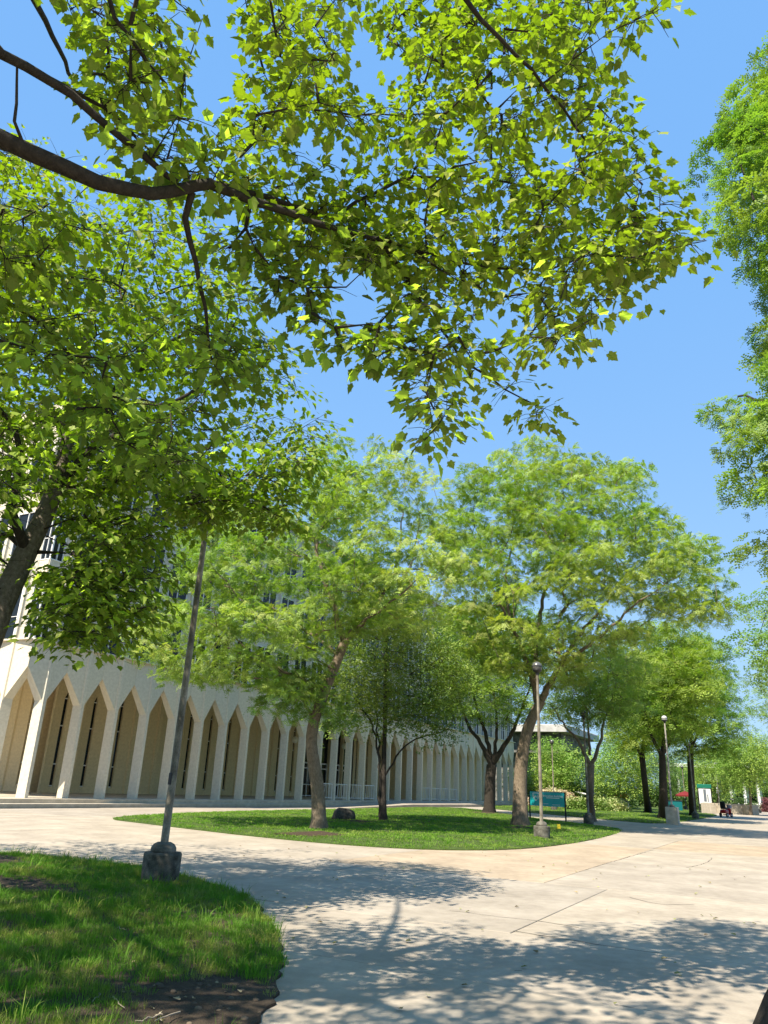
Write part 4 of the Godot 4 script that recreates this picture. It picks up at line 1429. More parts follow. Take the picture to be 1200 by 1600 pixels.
	limbs = [
		[PackedVector3Array([g4, A(812, 1230, 35.6), A(818, 1170, 35.6), A(828, 1130, 35.6), A(845, 1095, 35.6)]), 0.33, 0.22, 30],
		[pts([845, 1095, 35.6, 870, 1050, 35.8, 900, 1000, 36.2, 940, 950, 36.8, 985, 905, 37.4]), 0.17, 0.03],
		[pts([840, 1100, 35.6, 825, 1040, 35.6, 800, 980, 35.2, 770, 920, 34.6, 730, 870, 34.0]), 0.15, 0.03],
		[pts([838, 1070, 35.6, 838, 1000, 35.8, 850, 930, 36.0, 880, 850, 36.0, 890, 790, 36.0]), 0.13, 0.03],
		[pts([850, 1085, 35.6, 880, 1040, 35.0, 930, 1000, 34.0, 1000, 940, 33.4, 1060, 900, 33.2]), 0.12, 0.02],
		[pts([800, 980, 35.2, 790, 900, 36.4, 810, 830, 37.4, 830, 770, 37.8]), 0.09, 0.02],
		[pts([985, 905, 37.4, 1040, 890, 37.6, 1090, 900, 37.6]), 0.05, 0.02],
	]
	tips = fill(px_poly([690, 930, 680, 830, 715, 745, 770, 700, 850, 688, 930, 716, 1010, 722, 1015, 790, 1060, 800, 1118, 860, 1142, 950, 1100, 985, 1040, 960, 980, 1000, 920, 1040, 880, 1090, 850, 1040, 790, 1060, 720, 1010]), 35.6, 5.5, 430, 0.75, [[860, 935, 22, 26], [980, 950, 30, 18], [905, 955, 16, 16]])
	tree({"name": "honey_locust", "label": "tall spreading honey locust beside the teal sign with forked trunk", "group": "honey locusts on the lawns", "limbs": limbs, "tips": tips, "bark": M.bark_locust, "trunk_r": 0.12, "leaf": "locust", "mesh": spray, "leaf_mat": M.locust, "per": 35, "spread": 0.68, "thick": 0.23, "size": 1.4, "color": c_loc, "tip_r": 0.010, "seg": 0.6, "skip_nodes": 9})
	var g3 := G(765, 1273)
	limbs = [
		[PackedVector3Array([g3, A(765, 1230, 52.3), A(768, 1195, 52.3)]), 0.38, 0.30, 12],
		[pts([768, 1196, 52.3, 750, 1160, 52.0, 730, 1130, 51.6, 715, 1080, 51.4]), 0.20, 0.05],
		[pts([768, 1192, 52.3, 760, 1150, 52.6, 745, 1110, 53.0, 740, 1060, 53.4]), 0.18, 0.05],
		[pts([770, 1192, 52.3, 795, 1155, 52.0, 810, 1120, 51.4, 830, 1070, 51.0]), 0.20, 0.05],
		[pts([770, 1190, 52.3, 776, 1140, 52.8, 772, 1080, 53.4]), 0.15, 0.04],
	]
	tips = fill(px_poly([690, 1110, 670, 1040, 700, 960, 770, 930, 850, 960, 860, 1050, 830, 1110, 790, 1130, 740, 1120]), 52.3, 4.5, 190, 0.9)
	tree({"name": "honey_locust", "label": "dark-trunked honey locust forking low near the arcade", "group": "honey locusts on the lawns", "limbs": limbs, "tips": tips, "bark": M.bark_dark, "trunk_r": 0.14, "leaf": "locust", "mesh": spray_far, "leaf_mat": M.locust, "per": 32, "spread": 0.95, "thick": 0.25, "size": 1.15, "color": c_loc_deep, "tip_r": 0.012, "seg": 0.8, "skip_nodes": 6})
	# --- small many-stemmed tree with round leaves
	var g2 := G(598, 1287)
	limbs = [
		[PackedVector3Array([g2, A(599, 1220, 33.5), A(601, 1150, 33.5), A(602, 1060, 33.5), A(606, 960, 33.5)]), 0.15, 0.04, 12],
		[PackedVector3Array([g2 + Vector3(-0.12, 0.25, 0.06), A(593, 1210, 33.4), A(588, 1160, 33.4), A(578, 1125, 33.3), A(560, 1100, 33.2)]), 0.075, 0.03],
		[pts([600, 1215, 33.5, 625, 1175, 33.3, 650, 1155, 33.1, 700, 1140, 32.8]), 0.05, 0.02],
		[pts([593, 1190, 33.5, 590, 1140, 33.8, 585, 1080, 34.2]), 0.06, 0.02],
	]
	tips = fill(px_poly([505, 1140, 515, 1030, 540, 960, 575, 905, 640, 930, 690, 985, 730, 1050, 715, 1110, 660, 1130, 610, 1150, 560, 1125]), 33.5, 3.0, 230, 0.55)
	tips.append_array(fill(px_poly([650, 1120, 720, 1120, 710, 1150, 660, 1160]), 32.8, 0.6, 10, 0.4))
	tree({"name": "pear_tree", "label": "darker green small tree with several thin stems on the oval lawn", "limbs": limbs, "tips": tips, "bark": M.bark_dark, "trunk_r": 0.055, "leaf": "bunch", "mesh": bunch, "leaf_mat": M.pear, "per": 42, "spread": 0.75, "size": 1.2, "color": tint(Color(0.12, 0.23, 0.04), Color(0.27, 0.34, 0.07), 0.7, 1.25, 0.6), "tip_r": 0.009, "seg": 0.5, "skip_nodes": 10})
	# --- locust by the second round lamp block
	var g5 := G(924, 1283)
	limbs = [
		[PackedVector3Array([g5, A(922, 1240, 46), A(923, 1195, 46)]), 0.26, 0.20, 12],
		[pts([922, 1197, 46, 905, 1160, 45.6, 880, 1130, 45.2, 860, 1100, 45]), 0.12, 0.03],
		[pts([924, 1195, 46, 938, 1160, 46.2, 942, 1130, 46.4, 960, 1080, 46.8]), 0.13, 0.03],
		[pts([922, 1180, 46, 918, 1130, 46.4, 915, 1080, 46.8]), 0.08, 0.03],
	]
	tips = fill(px_poly([850, 1110, 870, 1040, 910, 1000, 970, 985, 1010, 1030, 1005, 1100, 960, 1130, 930, 1120, 900, 1135]), 46, 4.0, 130, 0.8)
	tree({"name": "honey_locust", "label": "slender forked honey locust behind the round lamp block on the side path", "group": "honey locusts on the lawns", "limbs": limbs, "tips": tips, "bark": M.bark_locust, "trunk_r": 0.1, "leaf": "locust", "mesh": spray_far, "leaf_mat": M.locust, "per": 32, "spread": 0.9, "thick": 0.22, "size": 1.0, "color": c_loc, "tip_r": 0.012, "seg": 0.8, "skip_nodes": 5})
	# --- the shady row along the far lawn
	var row := [
		[1037, 1281, 1035, 1180, 60.0, [980, 1130, 960, 1060, 985, 985, 1040, 965, 1090, 990, 1110, 1060, 1090, 1130, 1040, 1160], 150, "dark leaning honey locust behind the square lamp block"],
		[1013, 1272, 1003, 1180, 75.0, [950, 1150, 945, 1080, 985, 1020, 1040, 1010, 1070, 1080, 1050, 1150, 1000, 1175], 110, "dark honey locust deep in the shade of the far lawn"],
		[1083, 1276, 1078, 1170, 76.0, [1010, 1140, 1030, 1040, 1080, 985, 1125, 1005, 1145, 1080, 1160, 1150, 1130, 1175, 1060, 1175], 150, "broad dark honey locust where the far lawn meets the walk"],
	]
	for r in row:
		var gb := G(r[0], r[1])
		limbs = [[PackedVector3Array([gb, A(lerpf(r[0], r[2], 0.5), lerpf(r[1], r[3], 0.5) , r[4]), A(r[2], r[3], r[4])]), 0.36, 0.24, 12],
			[pts([r[2], r[3] + 4, r[4], r[2] - 25, r[3] - 45, r[4] - 0.6, r[2] - 50, r[3] - 80, r[4] - 1]), 0.16, 0.04],
			[pts([r[2], r[3] + 2, r[4], r[2] + 6, r[3] - 60, r[4], r[2] + 8, r[3] - 120, r[4]]), 0.17, 0.04],
			[pts([r[2], r[3], r[4], r[2] + 28, r[3] - 50, r[4] + 0.8, r[2] + 50, r[3] - 80, r[4] + 1]), 0.14, 0.04]]
		limbs[0][0][0] = gb
		tips = fill(px_poly(r[5]), r[4], 5.0, r[6], 1.0)
		tree({"name": "honey_locust", "label": r[7], "group": "honey locusts on the lawns", "limbs": limbs, "tips": tips, "bark": M.bark_dark, "trunk_r": 0.2, "leaf": "locust", "mesh": spray_far, "leaf_mat": M.locust, "per": 46, "spread": 1.15, "thick": 0.3, "size": 1.35, "color": c_loc_deep, "tip_r": 0.016, "seg": 1.0, "skip_nodes": 5, "step": 0.6})
	# --- locust on the right: the trunk foot shows in the corner, the crown hangs in from the right
	limbs = [
		[PackedVector3Array([Vector3(-0.19, 0.0, -6.5), Vector3(0.04, 0.5, -6.5), Vector3(0.45, 1.6, -6.7), Vector3(0.8, 3.2, -7.2), Vector3(1.2, 4.6, -7.9)]), 0.21, 0.17, 28],
		[PackedVector3Array([Vector3(1.2, 4.6, -7.9), Vector3(1.5, 6.2, -9.2), A(1290, 420, 11.5), A(1230, 270, 12.4), A(1180, 240, 12.6)]), 0.11, 0.02],
		[PackedVector3Array([Vector3(1.2, 4.6, -7.9), Vector3(1.9, 6.8, -8.4), A(1420, 130, 11.5), A(1300, 60, 12.2)]), 0.10, 0.02],
		[PackedVector3Array([Vector3(1.15, 4.4, -7.8), Vector3(1.0, 5.2, -10.0), A(1230, 640, 12.4), A(1150, 620, 13.0)]), 0.08, 0.02],
		[PackedVector3Array([Vector3(1.2, 4.6, -7.9), Vector3(2.8, 6.2, -8.2), Vector3(4.4, 7.6, -9.0)]), 0.09, 0.02],
	]
	tips = fill(px_poly([1245, 10, 1218, 80, 1160, 150, 1108, 258, 1140, 330, 1185, 400, 1190, 440, 1235, 475, 1205, 530, 1130, 640, 1160, 720, 1195, 780, 1195, 850, 1225, 915, 1420, 900, 1620, 700, 1620, 0, 1400, -160, 1260, -120]), 12.6, 2.2, 430, 0.36, [[1170, 478, 50, 14]])
	for k in 46:
		tips.push_back(Vector3(4.6, 8.4, -9.0) + Vector3(rng.randfn() * 1.6, rng.randfn() * 1.2, rng.randfn() * 1.8))
	tree({"name": "honey_locust", "label": "honey locust hanging in over the walkway, mossy trunk foot at the paving", "limbs": limbs, "tips": tips, "bark": M.bark_dark, "trunk_r": 0.12, "leaf": "locust", "mesh": spray, "leaf_mat": M.locust, "per": 56, "spread": 0.46, "thick": 0.14, "size": 0.85, "color": c_right, "tip_r": 0.006, "seg": 0.4, "skip_nodes": 10})
	# --- right-hand row further along the walk
	for q in [[4.5, -30.0, 0.24, [1195, 930, 1300, 860, 1480, 880, 1500, 1040, 1380, 1090, 1230, 1080, 1165, 1010], 30.0, 120, "honey locust reaching over the walkway from the far side, beyond the near one"],
			[3.4, -62.0, 0.26, [1165, 1060, 1200, 985, 1330, 970, 1340, 1140, 1250, 1150, 1180, 1125], 61.0, 90, "smaller honey locust at the far side of the walk"]]:
		var gb := Vector3(q[0], 0, q[1])
		var hub := gb + Vector3(-0.3, 5.0, -0.4)
		limbs = [[PackedVector3Array([gb, gb + Vector3(-0.1, 2.4, -0.2), hub]), q[2], 0.18, 12], [PackedVector3Array([hub, hub + Vector3(-1.6, 2.2, -0.5), hub + Vector3(-2.6, 4.0, -0.8)]), 0.11, 0.03], [PackedVector3Array([hub, hub + Vector3(1.4, 2.4, 0.6), hub + Vector3(2.4, 4.4, 0.8)]), 0.11, 0.03], [PackedVector3Array([hub, hub + Vector3(0.2, 3.0, -1.2), hub + Vector3(0.1, 5.0, -1.8)]), 0.10, 0.03]]
		tips = fill(px_poly(q[3]), q[4], 4.0, q[5], 0.85)
		tree({"name": "honey_locust", "label": q[6], "limbs": limbs, "tips": tips, "bark": M.bark_dark, "trunk_r": 0.14, "leaf": "locust", "mesh": spray_far, "leaf_mat": M.locust, "per": 30, "spread": 0.9, "thick": 0.22, "size": 1.0, "color": c_right, "tip_r": 0.012, "seg": 0.8, "skip_nodes": 6})
	# --- trees that close the view, beyond the far lawn
	var bt := [
		[850, 1262, 95.0, [838, 1240, 838, 1180, 850, 1160, 880, 1165, 900, 1195, 895, 1240], 60, 0, "pale green round tree beside the grey concrete building"],
		[905, 1258, 120.0, [865, 1245, 870, 1190, 900, 1175, 930, 1185, 945, 1215, 935, 1245], 60, 0, "yellow-green round tree behind the hosta bed"],
		[962, 1257, 95.0, [930, 1235, 935, 1180, 965, 1150, 1000, 1160, 1015, 1200, 1005, 1240, 965, 1245], 90, 0, "light green tree with several stems standing on the far lawn"],
		[1010, 1256, 130.0, [990, 1245, 985, 1200, 1010, 1170, 1050, 1180, 1060, 1230, 1040, 1250], 60, 1, "dark shrubby tree at the back of the far lawn"],
		[1052, 1258, 150.0, [1030, 1250, 1030, 1190, 1060, 1160, 1095, 1190, 1095, 1245], 60, 0, "bright tree behind the square lamp block, far off"],
		[1118, 1258, 125.0, [1090, 1235, 1085, 1190, 1110, 1160, 1150, 1165, 1165, 1200, 1155, 1235, 1120, 1240], 90, 0, "light green tree behind the poster kiosk"],
		[1170, 1263, 104.0, [1120, 1215, 1130, 1170, 1165, 1150, 1210, 1160, 1215, 1210, 1190, 1225, 1150, 1225], 90, 0, "thin yellow-green tree behind the low concrete planters"],
		[1215, 1258, 150.0, [1180, 1240, 1180, 1190, 1220, 1180, 1260, 1200, 1260, 1245], 40, 0, "small pale tree at the far end of the walk"],
		[895, 1240, 190.0, [878, 1215, 884, 1185, 895, 1176, 908, 1188, 910, 1215], 26, 2, "blue-green conifer standing far behind the yellow-green trees"],
		[820, 1262, 100.0, [800, 1245, 800, 1215, 820, 1200, 842, 1215, 842, 1250], 34, 0, "low green tree seen between the last piers of the arcade"],
	]
	var c_far := [tint(Color(0.170, 0.340, 0.060), Color(0.374, 0.493, 0.102), 0.8, 1.2, 0.3), tint(Color(0.068, 0.153, 0.034), Color(0.153, 0.238, 0.051), 0.8, 1.2, 0.3), tint(Color(0.025, 0.085, 0.060), Color(0.051, 0.136, 0.085), 0.8, 1.2, 0.3)]
	for q in bt:
		var gb := A(q[0], 1250, q[2])
		gb.y = 0.0
		var pp: PackedVector2Array = px_poly(q[3])
		var ctr := Vector2.ZERO
		for w in pp: ctr += w
		ctr /= pp.size()
		var hub := A(lerpf(q[0], ctr.x, 0.6), ctr.y + 10, q[2])
		limbs = [[PackedVector3Array([gb, gb.lerp(hub, 0.5) + Vector3(0.1, 0, 0.1), hub]), 0.20, 0.10, 9], [PackedVector3Array([hub, hub + Vector3(-1.2, 1.6, 0.3)]), 0.07, 0.02, 6], [PackedVector3Array([hub, hub + Vector3(1.2, 1.5, -0.4)]), 0.07, 0.02, 6]]
		tips = fill(pp, q[2], 3.5, q[4], 0.9)
		tree({"name": "garden_tree" if q[5] != 2 else "conifer", "label": q[6], "group": "trees closing the view", "limbs": limbs, "tips": tips, "bark": M.bark_locust if q[5] == 0 else M.bark_dark, "trunk_r": 0.1, "leaf": "bunch", "mesh": bunch_far, "leaf_mat": M.shrub, "per": 34, "spread": 1.5, "size": 1.3, "color": c_far[q[5]], "tip_r": 0.02, "seg": 1.2, "skip_nodes": 2, "step": 1.0})
# ---------------------------------------------------------------- street furniture
func lamp_meshes() -> Dictionary:
	var d := {}
	var b := MB.new()
	b.lathe([Vector2(0.0, -0.05), Vector2(0.255, -0.05), Vector2(0.265, 0.0), Vector2(0.275, 0.39), Vector2(0.262, 0.415), Vector2(0.0, 0.418)], Vector3.ZERO, 28)
	for i in b.v.size():
		var q := b.v[i]
		var k := 1.0 + 0.035 * noise.get_noise_3d(q.x * 22.0, q.y * 22.0, q.z * 22.0)
		b.v[i] = Vector3(q.x * k, q.y, q.z * k)
	d.round = b.mesh()
	b = MB.new()
	b.box(Vector3(0, 0.48, 0), Vector3(0.72, 1.02, 0.72), Basis(), 0.02)
	d.square = b.mesh()
	b = MB.new()
	b.lathe([Vector2(0.175, 0.0), Vector2(0.185, 0.03), Vector2(0.18, 0.07), Vector2(0.15, 0.115), Vector2(0.10, 0.14), Vector2(0.05, 0.145)], Vector3.ZERO, 24)
	d.dome = b.mesh()
	b = MB.new()
	b.lathe([Vector2(0.058, 0.1), Vector2(0.056, 1.6), Vector2(0.050, 3.2), Vector2(0.045, 5.02), Vector2(0.0, 5.03)], Vector3.ZERO, 16)
	d.pole = b.mesh()
	b = MB.new()
	b.box(Vector3(0.052, 1.02, 0), Vector3(0.03, 0.17, 0.06), Basis(), 0.006)
	d.hatch = b.mesh()
	b = MB.new()
	b.lathe([Vector2(0.0, 5.0), Vector2(0.06, 5.0), Vector2(0.065, 5.08), Vector2(0.13, 5.12), Vector2(0.17, 5.18), Vector2(0.165, 5.20), Vector2(0.0, 5.20)], Vector3.ZERO, 18)
	d.fitter = b.mesh()
	b = MB.new()
	b.sphere(Vector3(0, 5.30, 0), 0.18, 22, 12, -0.8, 1.0)
	d.globe = b.mesh()
	b = MB.new()
	b.lathe([Vector2(0.181, 5.29), Vector2(0.19, 5.295), Vector2(0.19, 5.32), Vector2(0.18, 5.325)], Vector3.ZERO, 22)
	d.ring = b.mesh()
	return d

func build_lamps() -> void:
	var k := lamp_meshes()
	for q in [
			[248, 1384, 0, "lamp post on a mossy round concrete block at the edge of the near lawn"],
			[847, 1313, 0, "lamp post on a round concrete block in front of the teal sign"],
			[920, 1288, 0, "lamp post on a round concrete block before the slender forked locust"],
			[1052, 1288, 1, "lamp post on a tall square pale concrete block at the lawn edge"],
			[1087, 1280, 0, "lamp post beside the broad dark locust on the far lawn"],
			[1126, 1271, 0, "lamp post in front of the low concrete planters beside the red scooter"],
			[1187, 1270, 0, "lamp post by the thin tree at the end of the planters"],
			[982, 1264, 0, "distant lamp post standing alone on the far lawn"],
			[1072, 1266, 0, "distant lamp post beside the red parasol"],
			[866, 1268, 0, "dark lamp post beyond the teal sign near the flower mound"]]:
		var at := G(q[0], q[1])
		at.y = 0.0 if q[2] == 1 else 0.03
		var l := thing("lamp_post", q[3], "lamp post", at, rnd(0, 6.0), "globe lamp posts along the walk")
		var h := 0.41
		if q[2] == 1:
			obj("base_block", k.square, M.block_clean, l).rotation.y = -l.rotation.y
			h = 0.985
		else:
			obj("base_block", k.round, M.block, l)
		var pm: Material = M.pole if q[0] != 1052 and q[0] < 1100 else M.pole_pale
		obj("base_dome", k.dome, M.dome, l, Vector3(0, h, 0))
		var p := obj("pole", k.pole, pm, l, Vector3(0, h, 0))
		obj("hatch", k.hatch, M.dark_metal, p)
		obj("lamp_fitter", k.fitter, M.dark_metal, l, Vector3(0, h, 0))
		var g := obj("lamp_globe", k.globe, M.globe if pm == M.pole_pale else M.globe_smoky, l, Vector3(0, h, 0))
		obj("ring", k.ring, M.dark_metal, g)

func text_mesh(s: String, size: float, depth := 0.004) -> TextMesh:
	var t := TextMesh.new()
	var f := SystemFont.new()
	f.font_names = PackedStringArray(["Droid Sans"])
	f.font_weight = 700
	t.font = f
	t.text = s
	t.font_size = 48
	t.pixel_size = size / 48.0
	t.depth = depth
	t.curve_step = 2.0
	t.horizontal_alignment = HORIZONTAL_ALIGNMENT_LEFT
	return t

func blob(r: Vector3, sd: float, seg := 14, amp := 0.25) -> ArrayMesh:
	var b := MB.new()
	b.sphere(Vector3.ZERO, 1.0, seg, seg / 2)
	for i in b.v.size():
		var q := b.v[i]
		b.v[i] = q * r * (1.0 + amp * noise.get_noise_3d(q.x * 6.0 + sd, q.y * 6.0, q.z * 6.0))
	return b.mesh()

func bush(called: String, label: String, category: String, at: Vector3, r: Vector3, leaf: Mesh, n: int, col: Callable, size: float, group := "") -> Node3D:
	var root := thing(called, label, category, at, 0.0, group)
	var buf := PackedFloat32Array()
	for i in n:
		var v := Vector3(rng.randfn(), absf(rng.randfn()), rng.randfn()).normalized() * pow(rng.randf(), 0.35)
		var p := Vector3(v.x * r.x, v.y * r.y, v.z * r.z)
		push(buf, (Basis(Vector3.UP, rng.randf() * TAU) * Basis(Vector3.RIGHT, rnd(-0.7, 0.7))).scaled_local(Vector3.ONE * rnd(0.7, 1.3) * size), p, col.call(p + at))
	var f := scatter("foliage", leaf, M.shrub, buf, root)
	f.set_meta("kind", "stuff")
	var b := MB.new()
	for i in 7:
		var a := TAU * i / 7.0
		b.tube(PackedVector3Array([Vector3(cos(a), 0, sin(a)) * 0.06 * r.x - Vector3(0, 0.1, 0), Vector3(cos(a) * r.x * 0.4, r.y * 0.6, sin(a) * r.z * 0.4)]), PackedFloat32Array([0.03, 0.012]), 5, false)
	obj("stems", b.mesh(), M.bark_dark, root)
	return root

func build_things() -> void:
	# teal campus sign
	var pa := G(828.5, 1283.4)
	var pb := G(884.5, 1287.2)
	var ctr := (pa + pb) * 0.5
	var w := Vector2(pa.x - pb.x, pa.z - pb.z).length()
	var turn := atan2(-(pb.z - pa.z), pb.x - pa.x)
	var s := thing("campus_sign", "teal sign board with white shield and lettering on two black posts", "sign", Vector3(ctr.x, 0.0, ctr.z), turn)
	var b := MB.new()
	b.box(Vector3(0, 1.17, 0), Vector3(w - 0.07, 0.72, 0.05), Basis(), 0.006)
	obj("board", b.mesh(), M.teal, s)
	for q in [-1.0, 1.0]:
		b = MB.new()
		b.box(Vector3(q * w * 0.5, 0.75, 0), Vector3(0.065, 1.6, 0.065), Basis(), 0.006)
		obj("post", b.mesh(), M.black, s)
	b = MB.new()
	b.box(Vector3(0, 1.55, 0), Vector3(w - 0.07, 0.03, 0.055))
	obj("top_rail", b.mesh(), M.black, s)
	# shield: an outline, a band and an inner field
	var sh := [Vector2(-0.5, 0.5), Vector2(0.0, 0.56), Vector2(0.5, 0.5), Vector2(0.5, 0.1), Vector2(0.36, -0.22), Vector2(0.0, -0.62), Vector2(-0.36, -0.22), Vector2(-0.5, 0.1)]
	var xs := -w * 0.5 + 0.38
	var lay := func(k: float, z: float, m: Material, called: String) -> void:
		var bb := MB.new()
		for i in sh.size():
			var p: Vector2 = sh[i] * k
			var q: Vector2 = sh[(i + 1) % sh.size()] * k
			bb.tri(Vector3(xs, 1.27, z), Vector3(xs + q.x, 1.27 + q.y, z), Vector3(xs + p.x, 1.27 + p.y, z))
			bb.quad(Vector3(xs + q.x, 1.27 + q.y, 0.0), Vector3(xs + p.x, 1.27 + p.y, 0.0), Vector3(xs + p.x, 1.27 + p.y, z), Vector3(xs + q.x, 1.27 + q.y, z))
		obj(called, bb.mesh(), m, s)
	lay.call(0.38, 0.030, M.white, "shield")
	lay.call(0.30, 0.034, M.teal, "shield_field")
	b = MB.new()
	for q in [[-0.13, 0.10, -0.07, -0.06], [-0.07, -0.06, 0.0, 0.05], [0.0, 0.05, 0.07, -0.06], [0.07, -0.06, 0.13, 0.10]]:
		b.bar(Vector3(xs + q[0], 1.27 + q[1], 0.036), Vector3(xs + q[2], 1.27 + q[3], 0.036), 0.018, 6)
	obj("shield_mark", b.mesh(), M.white, s)
	var tm := obj("lettering", text_mesh("Education Building", 0.125), M.white, s, Vector3(-w * 0.5 + 0.78, 1.33, 0.028))
	b = MB.new()
	for q in [[0.98, 1.235, 0.74], [0.72, 0.93, 0.36], [1.30, 0.90, 0.44]]:
		b.box(Vector3(-w * 0.5 + q[0] + q[2] * 0.5, q[1], 0.027), Vector3(q[2], 0.035 if q[1] > 1.0 else 0.02, 0.004))
	obj("small_print", b.mesh(), M.white, s)
	# yellow marker flag
	var fl := thing("marker_flag", "small yellow marker flag stuck in the lawn beside the lamp block", "flag", G(871, 1306))
	b = MB.new()
	b.bar(Vector3(0, -0.05, 0), Vector3(0, 0.42, 0), 0.006, 5)
	obj("wire", b.mesh(), M.dark_metal, fl)
	b = MB.new()
	b.box(Vector3(0.06, 0.33, 0), Vector3(0.13, 0.16, 0.008), Basis(Vector3.UP, 0.5))
	obj("flag", b.mesh(), M.yellow, fl)
	# boulder and mulch under the small tree, mulch rings at the other trunks
	var rp := G(537, 1286)
	rp.y = 0.22
	single("boulder", blob(Vector3(0.52, 0.36, 0.40), 3.0), M.rock, "dark grey boulder on the oval lawn beside the small stemmed tree", "rock", rp)
	for q in [[560, 1285.5, 1.7, 0.9, "mulch bed under the small stemmed tree and boulder"], [500, 1304, 1.2, 0.55, "worn mulch ring at the foot of the front locust"], [815, 1295, 1.3, 0.7, "worn mulch ring at the foot of the tall spreading locust"], [757, 1271, 2.6, 1.2, "worn earth round the dark forking locust"]]:
		var c := G(q[0], q[1], 0.1)
		b = MB.new()
		for i in 26:
			var a0 := TAU * i / 26.0
			var a1 := TAU * (i + 1) / 26.0
			var k0 := 1.0 + 0.35 * noise.get_noise_2d(cos(a0) * 8.0 + q[0], sin(a0) * 8.0)
			var k1 := 1.0 + 0.35 * noise.get_noise_2d(cos(a1) * 8.0 + q[0], sin(a1) * 8.0)
			b.tri(Vector3(0, 0.10, 0), Vector3(cos(a1) * q[2] * k1, -0.02, sin(a1) * q[3] * k1), Vector3(cos(a0) * q[2] * k0, -0.02, sin(a0) * q[3] * k0))
		single("mulch_bed", b.mesh(), M.mulch, q[4], "mulch", c, deg_to_rad(28), "mulch round the trees")
	# flower mound and hosta bed beyond the sign
	var small := broad_spray(9, 0.16, 0.12, 21)
	bush("flower_mound", "rounded mound of pale pink flowers behind the teal sign", "flowers", A(866, 1250, 85) * Vector3(1, 0, 1), Vector3(3.0, 2.0, 2.2), small, 1500, tint(Color(0.62, 0.42, 0.36), Color(0.55, 0.52, 0.32), 0.8, 1.2, 1.2), 1.3)
	for q in [[905, 78.0, 2.0, "pale yellow-green hosta clump beside the flower mound"], [932, 78.0, 1.9, "broad-leaved hosta clump in front of the yellow-green tree"], [958, 80.0, 1.6, "low hosta clump next to the slender forked locust"], [843, 92.0, 1.8, "flowering shrub glimpsed left of the lamp post at the sign"]]:
		bush("hosta_clump", q[3], "plant", A(q[0], 1250, q[1]) * Vector3(1, 0, 1), Vector3(q[2], 1.25, 1.2), small, 420, tint(Color(0.17, 0.28, 0.06), Color(0.50, 0.50, 0.24), 0.8, 1.2, 1.5), 1.7, "hosta clumps in the bed")
	for q in [[875, 98.0, 4.5, 3.0, "dark hedge behind the flower mound"], [920, 105.0, 6.0, 2.6, "long dark hedge under the yellow-green trees"], [1000, 128.0, 9.0, 3.0, "dark hedge closing the far lawn"], [1060, 140.0, 9.0, 3.2, "dark hedge behind the red parasol"], [1110, 150.0, 9.0, 2.6, "dark hedge behind the poster kiosk"]]:
		bush("hedge", q[4], "hedge", A(q[0], 1250, q[1]) * Vector3(1, 0, 1), Vector3(q[2], q[3], 2.0), small, 900, tint(Color(0.07, 0.13, 0.035), Color(0.14, 0.21, 0.055), 0.8, 1.2, 0.6), 3.0, "hedges at the back of the lawn")
	bush("red_bush", "plum red bush at the edge of the walk", "bush", G(1199, 1269) * Vector3(1, 0, 1), Vector3(0.9, 2.3, 0.9), small, 500, tint(Color(0.16, 0.05, 0.06), Color(0.30, 0.13, 0.15), 0.8, 1.2, 1.2), 1.5)
	# poster kiosk
	var kp := G(1104, 1269)
	var kk := thing("poster_kiosk", "poster kiosk with white panel, dark posts and green top by the planters", "kiosk", Vector3(kp.x, 0, kp.z), 0.35)
	for q in [-1.0, 1.0]:
		b = MB.new()
		b.box(Vector3(q * 0.80, 1.6, 0), Vector3(0.12, 3.4, 0.12))
		obj("post", b.mesh(), M.black, kk)
	b = MB.new()
	b.box(Vector3(0, 1.95, 0), Vector3(1.48, 1.9, 0.08))
	obj("panel", b.mesh(), M.white, kk)
	b = MB.new()
	for q in [[0.0, 2.2, 0.34, 1.5], [0.34, 1.9, 0.14, 0.9]]:
		b.box(Vector3(q[0], q[1] - 0.2, 0.045), Vector3(q[2], q[3], 0.008))
	obj("poster_print", b.mesh(), mat(lin(0.12, 0.14, 0.16), 0.8), kk)
	b = MB.new()
	b.box(Vector3(0, 3.15, 0), Vector3(1.75, 0.45, 0.25), Basis(), 0.04)
	obj("top", b.mesh(), mat(lin(0.01, 0.14, 0.09), 0.5), kk)
	# low concrete planters across the walk
	var lab := ["low concrete planter under the poster kiosk", "low concrete planter behind the red scooter", "low concrete planter beside the dark litter bin", "low concrete planter at the foot of the thin tree"]
	var spans := [[1096, 1110.5], [1111.5, 1128], [1130, 1150], [1151, 1170]]
	for i in 4:
		var p0 := A(spans[i][0], 1262, 106.0)
		var p1 := A(spans[i][1], 1262, 104.5)
		var c := (p0 + p1) * 0.5
		c.y = 0
		var len := Vector2(p1.x - p0.x, p1.z - p0.z).length()
		var pt := thing("concrete_planter", lab[i], "planter", c, atan2(-(p1.z - p0.z), p1.x - p0.x), "low concrete planters")
		b = MB.new()
		b.box(Vector3(0, 0.55, -0.7), Vector3(len, 1.2, 1.5), Basis(), 0.03)
		obj("wall", b.mesh(), M.block_clean, pt)
		b = MB.new()
		b.box(Vector3(0, 1.155, -0.7), Vector3(len - 0.3, 0.03, 1.2))
		obj("soil", b.mesh(), M.soil, pt)
	# red scooter parked at the edge of the walk
	var sp := G(1135, 1277)
	var sc := thing("mobility_scooter", "red mobility scooter with black seat parked on the walkway edge", "scooter", Vector3(sp.x, 0, sp.z), deg_to_rad(70))
	b = MB.new()
	b.box(Vector3(-0.30, 0.52, 0), Vector3(0.75, 0.34, 0.62), Basis(), 0.10)
	b.box(Vector3(0.25, 0.22, 0), Vector3(0.75, 0.10, 0.52), Basis(), 0.03)
	b.box(Vector3(0.68, 0.52, 0), Vector3(0.24, 0.60, 0.44), Basis(Vector3.BACK, 0.25), 0.08)
